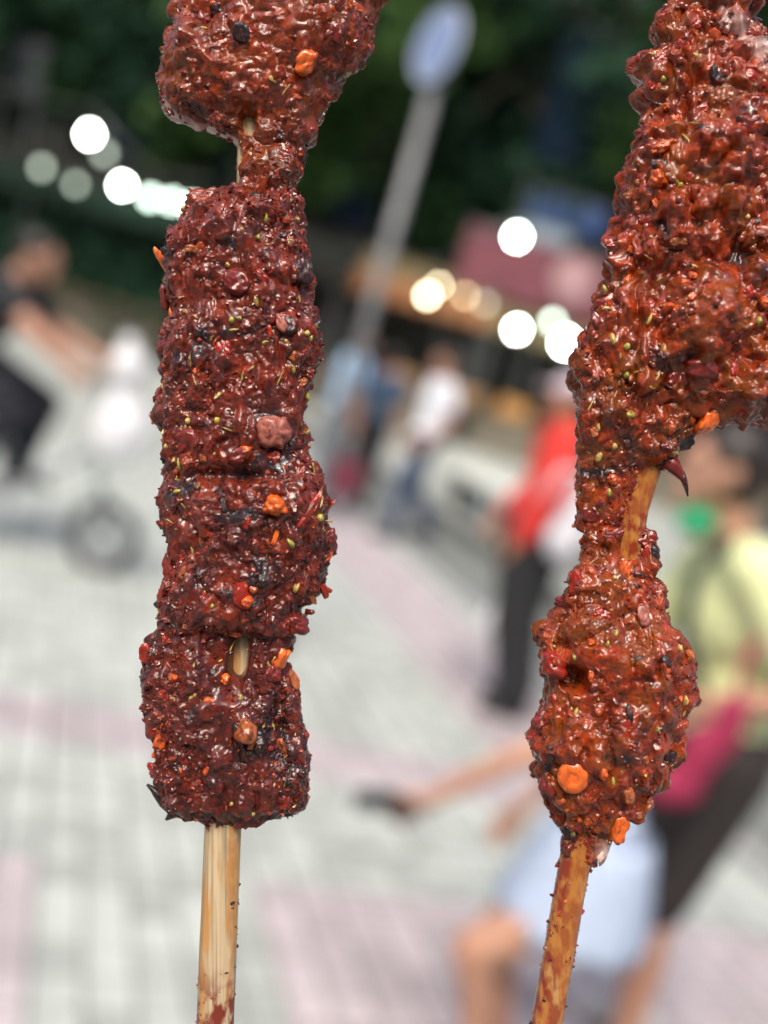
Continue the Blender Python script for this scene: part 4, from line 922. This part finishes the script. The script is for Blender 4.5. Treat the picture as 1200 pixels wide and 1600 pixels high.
def nearest(pieces, x, y):
    best = None
    for p in pieces:
        d2 = (p[1][:, 0] - x) ** 2 + (p[1][:, 1] - y) ** 2; m_ = d2 < 36
        if m_.any():
            z = p[1][m_, 2].min()
            if best is None or z < best[0]: best = (z, p)
    if best is None:
        p = min(pieces, key=lambda p: ((p[1][:, 0] - x) ** 2 + (p[1][:, 1] - y) ** 2).min()); return p
    return best[1]
def put(pieces, root, kind, mk, x, y, w_, h_, ang=0, **kw):
    if kind == 'lump' and mk in ('red', 'deep', 'char'): kind = 'flake'; kw.setdefault('sink', .72); kw.setdefault('name', 'chilli_flake')
    if kind == 'seed': w_, h_ = w_ * .85, h_ * 1.0; kw.setdefault('sink', .75)
    p = nearest(pieces, x, y); return chip(kind, mk, p[0], root, p[1], p[2], x, y, w_, h_, math.radians(ang), **kw)
for a in [('block', 'bright', 483, 123, 30, 34, 8), ('flake', 'bright', 257, 412, 14, 42, -8), ('flake', 'tan', 312, 406, 22, 12, 0), ('flake', 'pink', 436, 680, 56, 50, 0), ('block', 'bright', 392, 712, 19, 20, 5),
          ('block', 'deep', 383, 716, 26, 24, 10), ('lump', 'bright', 439, 792, 36, 30, 10), ('flake', 'bright', 439, 836, 8, 30, 18), ('flake', 'red', 488, 800, 14, 62, 38), ('flake', 'orange', 500, 782, 7, 40, 22),
          ('lump', 'red', 398, 928, 46, 44, 10), ('block', 'bright', 388, 912, 14, 9, -10), ('lump', 'orange', 397, 934, 20, 18, 0), ('flake', 'bright', 436, 1032, 30, 54, 22), ('flake', 'deep', 428, 1048, 26, 28, 10), ('flake', 'tan', 459, 1064, 15, 34, -15),
          ('lump', 'deep', 250, 1128, 34, 46, 0), ('flake', 'orange', 261, 1146, 20, 34, 18), ('block', 'tan', 394, 1129, 30, 32, 35), ('block', 'tan', 402, 1148, 10, 20, 15), ('flake', 'tan', 446, 1160, 15, 32, -5),
          ('flake', 'deep', 470, 1176, 24, 34, 0), ('lump', 'red', 448, 1243, 16, 22, 0), ('lump', 'orange', 282, 1052, 14, 13, 0), ('lump', 'bright', 359, 1053, 15, 19, -10), ('flake', 'red', 236, 1017, 18, 32, 5), ('lump', 'deep', 462, 974, 44, 34, 0),
          ('lump', 'deep', 306, 697, 40, 40, 0), ('flake', 'red', 304, 695, 14, 9, -15), ('lump', 'red', 360, 555, 26, 28, 0), ('flake', 'deep', 380, 458, 40, 38, 0), ('flake', 'orange', 279, 515, 8, 46, -5), ('flake', 'deep', 260, 470, 14, 40, 5),
          ('flake', 'orange', 425, 1252, 14, 6, 60), ('flake', 'red', 418, 448, 12, 24, -40), ('lump', 'red', 430, 23, 26, 22, 0), ('lump', 'orange', 548, 36, 13, 20, 0), ('flake', 'orange', 495, 33, 10, 18, 0), ('lump', 'deep', 325, 50, 40, 36, 0),
          ('flake', 'red', 508, 922, 26, 12, 75), ('flake', 'tan', 488, 930, 30, 10, 60), ('block', 'red', 429, 530, 8, 20, 0), ('block', 'pink', 447, 516, 26, 14, 80), ('flake', 'rust', 452, 355, 20, 14, 0), ('lump', 'red', 320, 1208, 8, 9, 0),
          ('flake', 'red', 240, 1196, 16, 12, 40), ('lump', 'red', 296, 862, 12, 12, 0), ('flake', 'tan', 298, 892, 10, 20, 20), ('lump', 'red', 405, 887, 12, 10, 0), ('flake', 'deep', 268, 880, 18, 40, 0), ('lump', 'red', 343, 833, 12, 10, 0)]:
    put(piecesL, SL, *a[:7], **({} if a[0] != 'ring' else dict(thick=26)))
for a in [(409, 485, 9, 20, -8), (483, 530, 14, 10, 0), (488, 536, 8, 12, 0), (462, 583, 18, 9, 70), (290, 729, 8, 22, 0), (288, 769, 9, 18, 85), (306, 663, 14, 13, 0), (302, 672, 8, 12, 0), (350, 663, 11, 12, 0), (373, 514, 11, 11, 0), (385, 511, 9, 9, 0),
          (423, 546, 8, 14, 80), (437, 797, 8, 24, 82), (461, 845, 11, 19, -30), (503, 809, 17, 14, 20), (366, 18, 14, 10, 70), (468, 915, 10, 18, 25), (369, 1242, 8, 8, 0), (402, 1257, 7, 10, 0), (384, 1080, 8, 12, 0), (366, 430, 10, 10, 0), (410, 388, 12, 12, 0), (456, 391, 6, 12, 25),
          (422, 357, 8, 18, 0), (450, 348, 9, 12, 0), (388, 380, 8, 10, 0), (289, 330, 11, 10, 0), (482, 622, 10, 14, 0), (482, 676, 10, 10, 0), (268, 700, 9, 9, 0), (280, 722, 12, 10, 0), (467, 350, 12, 8, 70), (453, 543, 8, 8, 0), (389, 595, 5, 20, 12), (345, 940, 8, 8, 0), (300, 410, 8, 8, 0), (492, 735, 4, 22, -5), (365, 676, 24, 3, 20)]:
    mk = 'green' if random.random() < .35 else 'seed'
    put(piecesL, SL, 'seed', mk, *a)
for a in [('flake', 476, 432, 30, 42, 0), ('flake', 387, 84, 26, 28, 20), ('lump', 348, 38, 36, 26, 0), ('flake', 460, 520, 30, 18, 80), ('lump', 341, 1043, 18, 16, 0), ('flake', 361, 790, 8, 24, -10), ('flake', 275, 405, 26, 18, 0), ('lump', 456, 1158, 12, 14, 0), ('flake', 445, 380, 16, 10, 0)]:
    put(piecesL, SL, a[0], 'char', *a[1:], name='burnt_crumb')
def scatter(pieces, root, n, seed, ylim, big):
    r_ = random.Random(seed)
    P = np.concatenate([p[1] for p in pieces]); P = P[(P[:, 2] < -12) & (P[:, 1] > ylim[0]) & (P[:, 1] < ylim[1]) & (P[:, 0] < 1215)]
    for k in range(n):
        x, y, _ = P[r_.randrange(len(P))]; t = r_.random()
        if t < .30: put(pieces, root, 'flake', 'deep', x, y, r_.uniform(12, big), r_.uniform(14, big * 1.1), r_.uniform(0, 180), sink=.8)
        elif t < .48: put(pieces, root, 'flake', 'red', x, y, r_.uniform(8, big * .6), r_.uniform(10, big * .8), r_.uniform(0, 180), sink=.75)
        elif t < .60: put(pieces, root, 'flake', 'orange', x, y, r_.uniform(6, 13), r_.uniform(8, 20), r_.uniform(0, 180), sink=.6)
        elif t < .80: put(pieces, root, 'seed', 'seed', x, y, r_.uniform(2.5, 3.5), r_.uniform(14, 26), r_.uniform(0, 180), name='herb_straw')
        elif t < .90: put(pieces, root, 'flake', 'char', x, y, r_.uniform(10, 24), r_.uniform(10, 24), r_.uniform(0, 180), sink=.7, name='burnt_crumb')
        else: put(pieces, root, 'flake', 'tan', x, y, r_.uniform(8, 16), r_.uniform(8, 18), r_.uniform(0, 180), sink=.6)
scatter(piecesL, SL, 90, 3, (5, 1265), 28)
# charred splinter at the lower left corner, built as a bent tapering blade
def spike(root, parent, pts, rs, mk, name):
    P_ = [Vector(((x - root['ox']) * S, z * S, -(y - root['oy']) * S)) for x, y, z in pts]
    return MB().tube(P_, [r * S for r in rs], 7).build(name, CM[mk], parent, True)
spike(SL, PD[0], [(272, 1262, 0), (258, 1250, -4), (247, 1237, -6), (240, 1232, -4), (231, 1224, -6)], [13, 11, 8, 5, 2], 'char', 'burnt_splinter')
spike(SL, PD[0], [(285, 1264, -6), (270, 1270, -4), (260, 1280, -3)], [11, 8, 2], 'char', 'burnt_splinter')
spike(SL, PC[0], [(490, 915, -8), (505, 920, -10), (514, 921, -10), (519, 924, -10)], [6, 5, 4, 3], 'red', 'meat_shred')
spike(SL, PC[0], [(478, 955, -8), (488, 956, -10), (492, 954, -10)], [5, 4, 3], 'deep', 'meat_shred')
for k, p in enumerate(piecesL):
    n = (450, 1100, 950, 1150)[k]
    grains(p[0], SL, p[1], p[2], n, 'crumb', 1.2, 4.6, 100 + k); grains(p[0], SL, p[1], p[2], int(n * .5), 'rust', 1.0, 4.4, 120 + k)
    grains(p[0], SL, p[1], p[2], int(n * .09), 'orange', 1.0, 4.0, 140 + k); grains(p[0], SL, p[1], p[2], int(n * .07), 'seed', 1.0, 3.6, 160 + k, 1.8); grains(p[0], SL, p[1], p[2], int(n * .04), 'char', 1.2, 3.8, 180 + k)
def stick_grains(root, stk, SPp, n, mk, y0, y1, seed, right=False):
    c = SPp[(SPp[:, 1] > y0) & (SPp[:, 1] < y1) & (SPp[:, 2] < 12)]
    if right: c = c[c[:, 0] > np.interp(c[:, 1], [1280, 1600], [366, 354])]
    n_ = np.tile(np.array([0, 0, -1.0]), (len(c), 1)); return grains(stk, root, c, n_, n, mk, 1.2, 4.0, seed)
stick_grains(SL, stk, SP, 26, 'crumb', 1500, 1660, 5); stick_grains(SL, stk, SP, 22, 'rust', 1500, 1700, 6); stick_grains(SL, stk, SP, 16, 'char', 1380, 1600, 7, True)

# ================= RIGHT SKEWER
SR = skewer(854, 1600, 'thick glossy red oily meat skewer at the right with a round bulb of meat below')
mw2 = wood('oiled_bamboo', (.46, .27, .10), .5, (.24, .032, .012))
stk2, SP2 = stick(SR, [(808, 1960), (854, 1600), (895, 1365), (940, 1120), (972, 900), (990, 800), (1013, 730), (1050, 500), (1105, 0), (1122, -160)], 25, mw2, lambda X, Y: .62 + .35 * (Y < 900) * (Y > 800) + .2 * (Y > 1500) + .7 * np.clip((np.interp(Y, [730, 800, 900, 1120, 1365, 1600], [1013, 990, 972, 940, 895, 854]) - 9 - X) / 6, 0, 1), 2)
def fat_R(X, Y, Z, th, P):
    a = np.exp(-(((X - 1165) * .85 - (Y - 110) * .5) / 10) ** 2) * np.exp(-((Y - 110) / 70) ** 2) * (X > 1100)
    return np.clip(a * .8, 0, 1) + .15 * np.exp(-((X - 1135) / 22) ** 2 - ((Y - 40) / 30) ** 2) * np.clip(.6 + vnoise(P / 8, 2), 0, 1)
def fat_G(X, Y, Z, th, P):
    return .9 * np.exp(-((X - 942) / 14) ** 2 - ((Y - 1326) / 16) ** 2)
RE = [(-150, 1060, 1180), (-60, 1050, 1190), (0, 1042, 1190), (15, 1038, 1184), (25, 1034, 1178), (43, 1026, 1186), (60, 1021, 1197), (82, 1014, 1210), (105, 1003, 1222), (153, 998, 1236), (176, 1001, 1240), (212, 996, 1248), (246, 984, 1254), (280, 971, 1258), (326, 963, 1264), (346, 956, 1266), (397, 950, 1272), (437, 943, 1276), (457, 934, 1278), (499, 918, 1282), (542, 910, 1286), (580, 905, 1288), (610, 930, 1288), (635, 985, 1284), (652, 1060, 1270), (664, 1115, 1235), (670, 1135, 1200)]
RF = [(455, 960, 1030), (480, 930, 1040), (499, 917, 1045), (542, 909, 1060), (570, 893, 1075), (582, 889, 1080), (595, 889, 1090), (612, 896, 1098), (655, 898, 1104), (672, 900, 1102), (684, 901, 1078), (700, 902, 1064), (712, 903, 1058), (722, 902, 1040), (735, 901, 1012), (754, 902, 992), (797, 903, 972), (835, 911, 968), (856, 915, 968), (880, 918, 970), (910, 915, 980)]
RG = [(815, 925, 1012), (835, 916, 1018), (856, 915, 1024), (880, 914, 1018), (890, 900, 1016), (905, 892, 1018), (925, 885, 1025), (949, 870, 1036), (970, 862, 1048), (990, 845, 1066), (1000, 842, 1070), (1024, 838, 1074), (1045, 843, 1076), (1065, 850, 1077), (1090, 840, 1076), (1120, 831, 1071), (1150, 828, 1065), (1187, 840, 1058), (1207, 836, 1049), (1229, 839, 1032), (1249, 852, 1020), (1272, 864, 1004), (1284, 868, 982), (1292, 870, 970), (1309, 876, 960), (1330, 875, 945), (1345, 874, 932), (1362, 872, 924)]
PE = meat('meat_piece', RE, M_R, SR, kd=.52, ends=(0, 30), seed=6, amp=1.2, clod=.36, lump=19, grain=.42, nth=520, zc=-8, dmax=78, fat=fat_R, bumps=[(1075, 520, 50, 60, 34), (1150, 620, 50, 30, 12), (1020, 330, 40, 60, 6), (1130, 250, 50, 60, 16), (1120, 420, 60, 24, -10), (1010, 470, 22, 60, -12), (1040, 100, 30, 40, 8), (1180, 420, 30, 60, 12)], fold=1.3)
PF = meat('meat_piece', RF, M_R, SR, kd=.62, ends=(30, 30), seed=7, amp=1.0, grain=.8, zc=0, dmax=62, dents=[(999, 765, 22, 48, .25, -18), (978, 835, 20, 60, .2, -19)], bumps=[(930, 640, 30, 60, 8)])
PG = meat('meat_piece', RG, M_R, SR, kd=.66, ends=(30, 12), seed=8, amp=1.05, grain=.9, dmax=78, nth=440, fat=fat_G, dents=[(984, 845, 24, 36, .2, -19), (885, 1052, 17, 17, 0, -22)], bumps=[(1030, 1030, 40, 60, 10), (990, 1150, 60, 50, 10), (848, 1030, 18, 18, 16)])
piecesR = [PE, PF, PG]
for a in [('lump', 'bright', 1094, 662, 30, 48, 35), ('ring', 'bright', 884, 1198, 48, 54, 0), ('block', 'pink', 992, 956, 20, 34, -18), ('lump', 'red', 850, 1030, 40, 40, 0), ('lump', 'orange', 925, 1187, 14, 18, 0), ('block', 'tan', 966, 1224, 17, 22, 0), ('block', 'bright', 958, 1284, 24, 46, -5),
          ('lump', 'tan', 1005, 1247, 12, 20, 20), ('lump', 'deep', 848, 1205, 30, 50, 0), ('flake', 'pink', 1165, 386, 34, 16, 10), ('flake', 'pink', 1137, 38, 18, 22, 0), ('lump', 'orange', 1016, 255, 40, 18, -25), ('lump', 'orange', 1038, 212, 18, 20, 0), ('lump', 'orange', 1008, 305, 26, 28, 0),
          ('lump', 'red', 1045, 95, 16, 16, 0), ('lump', 'orange', 1100, 80, 18, 18, 0), ('block', 'orange', 1176, 222, 36, 28, 10), ('lump', 'red', 1085, 190, 30, 16, -20), ('lump', 'orange', 1030, 183, 10, 12, 0), ('lump', 'orange', 1158, 492, 13, 14, 0), ('block', 'orange', 1057, 453, 13, 12, 0),
          ('lump', 'red', 1143, 475, 24, 24, 0), ('lump', 'red', 1195, 540, 30, 50, 0), ('lump', 'deep', 1075, 590, 50, 30, 0), ('lump', 'red', 1120, 590, 20, 24, 0), ('lump', 'orange', 1024, 497, 22, 14, 0), ('flake', 'tan', 1033, 402, 24, 14, 0), ('lump', 'orange', 940, 588, 12, 10, 0), ('lump', 'pink', 922, 597, 14, 16, 0),
          ('lump', 'orange', 950, 750, 16, 14, 0), ('flake', 'orange', 1034, 676, 12, 18, 0), ('lump', 'orange', 988, 738, 8, 8, 0), ('lump', 'deep', 920, 803, 26, 30, 0), ('lump', 'orange', 909, 995, 14, 10, 0), ('lump', 'orange', 910, 1045, 10, 16, 0), ('flake', 'orange', 968, 892, 20, 40, 15), ('lump', 'red', 930, 955, 26, 22, 0),
          ('lump', 'orange', 1044, 1080, 9, 9, 0), ('lump', 'orange', 898, 1268, 9, 9, 0), ('lump', 'red', 893, 910, 22, 40, 0), ('lump', 'tan', 1065, 1020, 16, 20, 0), ('lump', 'orange', 1000, 1045, 8, 8, 0), ('lump', 'orange', 1022, 1045, 10, 8, 0), ('flake', 'tan', 1180, 345, 22, 30, 0), ('lump', 'tan', 1120, 330, 12, 10, 0),
          ('flake', 'red', 1150, 150, 30, 20, 30), ('lump', 'red', 1020, 110, 18, 20, 0), ('lump', 'red', 1010, 150, 16, 16, 0), ('flake', 'fat', 942, 1326, 18, 44, 40), ('lump', 'fat', 1118, 60, 16, 22, 0), ('lump', 'red', 860, 1085, 18, 18, 0), ('lump', 'red', 905, 1310, 20, 16, 0)]:
    put(piecesR, SR, *a[:7], **({} if a[0] != 'ring' else dict(thick=30)))
for a in [(964, 552, 12, 12, 0), (964, 594, 11, 13, 0), (1007, 597, 6, 20, 25), (1016, 556, 7, 16, 5), (968, 654, 16, 12, 0), (943, 540, 11, 20, -10), (996, 512, 8, 22, 20), (938, 492, 18, 8, 10), (1069, 116, 9, 9, 0), (1023, 143, 11, 11, 0), (1151, 520, 13, 16, 0), (1138, 362, 11, 11, 0), (1029, 305, 10, 12, 0), (1040, 316, 12, 10, 0),
          (1055, 1085, 9, 16, 0), (1043, 1005, 10, 14, 0), (948, 982, 10, 14, 20), (933, 995, 8, 12, 0), (888, 1100, 8, 16, 20), (1006, 1122, 9, 12, 0), (942, 1202, 8, 14, -5), (950, 900, 10, 10, 0), (885, 1017, 14, 7, 80), (1050, 245, 4, 22, -25), (940, 455, 10, 16, -20), (930, 715, 12, 20, 20), (950, 700, 12, 12, 0), (925, 672, 8, 14, 0), (945, 770, 10, 14, 0), (1190, 462, 12, 18, 30)]:
    put(piecesR, SR, 'seed', 'green' if random.random() < .3 else 'seed', *a)
for a in [('lump', 1060, 692, 36, 34, 0), ('flake', 1018, 862, 18, 22, 0), ('lump', 852, 1185, 22, 16, 0), ('flake', 965, 1105, 40, 10, 80), ('lump', 980, 1018, 14, 14, 0), ('lump', 1100, 145, 24, 30, 0), ('flake', 1125, 222, 14, 10, 0), ('lump', 1010, 280, 26, 16, 0), ('flake', 850, 1165, 14, 30, 0), ('lump', 1158, 367, 14, 9, 0)]:
    put(piecesR, SR, a[0], 'char', *a[1:], name='burnt_crumb')
spike(SR, PF[0], [(1034, 715, -20), (1046, 730, -22), (1056, 742, -22), (1062, 750, -20), (1066, 762, -18), (1069, 774, -18)], [14, 13, 8, 5, 3, 1.5], 'deep', 'meat_shred')
spike(SR, PF[0], [(1058, 740, -22), (1064, 752, -22), (1067, 764, -20), (1069, 776, -19)], [6, 4, 3, 1.2], 'char', 'burnt_splinter')
spike(SR, PE[0], [(1046, 236, -70), (1052, 247, -78), (1056, 257, -76)], [1.6, 1.8, 1.2], 'seed', 'herb_straw')
for k, p in enumerate(piecesR):
    n = (600, 700, 800)[k]
    grains(p[0], SR, p[1], p[2], int(n * .7), 'crumb', 1.2, 4.6, 200 + k); grains(p[0], SR, p[1], p[2], int(n * .5), 'rust', 1.0, 4.6, 220 + k)
    grains(p[0], SR, p[1], p[2], int(n * .10), 'orange', 1.0, 4.0, 240 + k); grains(p[0], SR, p[1], p[2], int(n * .06), 'seed', 1.0, 3.6, 260 + k, 1.8); grains(p[0], SR, p[1], p[2], int(n * .015), 'char', 1.2, 3.4, 280 + k)
stick_grains(SR, stk2, SP2, 40, 'crumb', 1370, 1660, 8); stick_grains(SR, stk2, SP2, 50, 'rust', 1370, 1700, 9); stick_grains(SR, stk2, SP2, 30, 'char', 1400, 1640, 10); stick_grains(SR, stk2, SP2, 30, 'orange', 1370, 1640, 12)
scatter(piecesR, SR, 85, 4, (5, 1320), 34)
# clear oil bubbles on the wet piece
mb2 = bpy.data.materials.new('oil_bubble'); mb2.use_nodes = True; bb_ = mb2.node_tree.nodes['Principled BSDF']
bb_.inputs['Base Color'].default_value = (.20, .03, .01, 1); bb_.inputs['Roughness'].default_value = .04; bb_.inputs['Coat Weight'].default_value = 1; bb_.inputs['Subsurface Weight'].default_value = .3; bb_.inputs['Subsurface Scale'].default_value = 6 * S
r_ = np.random.default_rng(5); Vb = []; Fb = []; c = PE[1]; ok = np.where((c[:, 2] < -30) & (c[:, 1] > 20) & (c[:, 1] < 640))[0]
cl = fbm(c[ok], 40, 2, 77); wts = np.clip(cl, 0, 1) ** 2 + 1e-6; sel = r_.choice(ok, 170, p=wts / wts.sum())
for q, i in enumerate(sel):
    rr = 2.0 + 4.5 * r_.random() ** 2; V_ = IV3 * rr + (PE[1][i] + PE[2][i] * rr * .2)
    Vb.append(np.stack([(V_[:, 0] - SR['ox']) * S, V_[:, 2] * S, -(V_[:, 1] - SR['oy']) * S], -1)); Fb.append(IF3 + q * len(IV3))
tag(fast_mesh('oil_bubbles', np.concatenate(Vb), np.concatenate(Fb), mb2, PE[0]), kind='stuff')
for r_o in (SL, SR):
    del r_o['ox']; del r_o['oy']
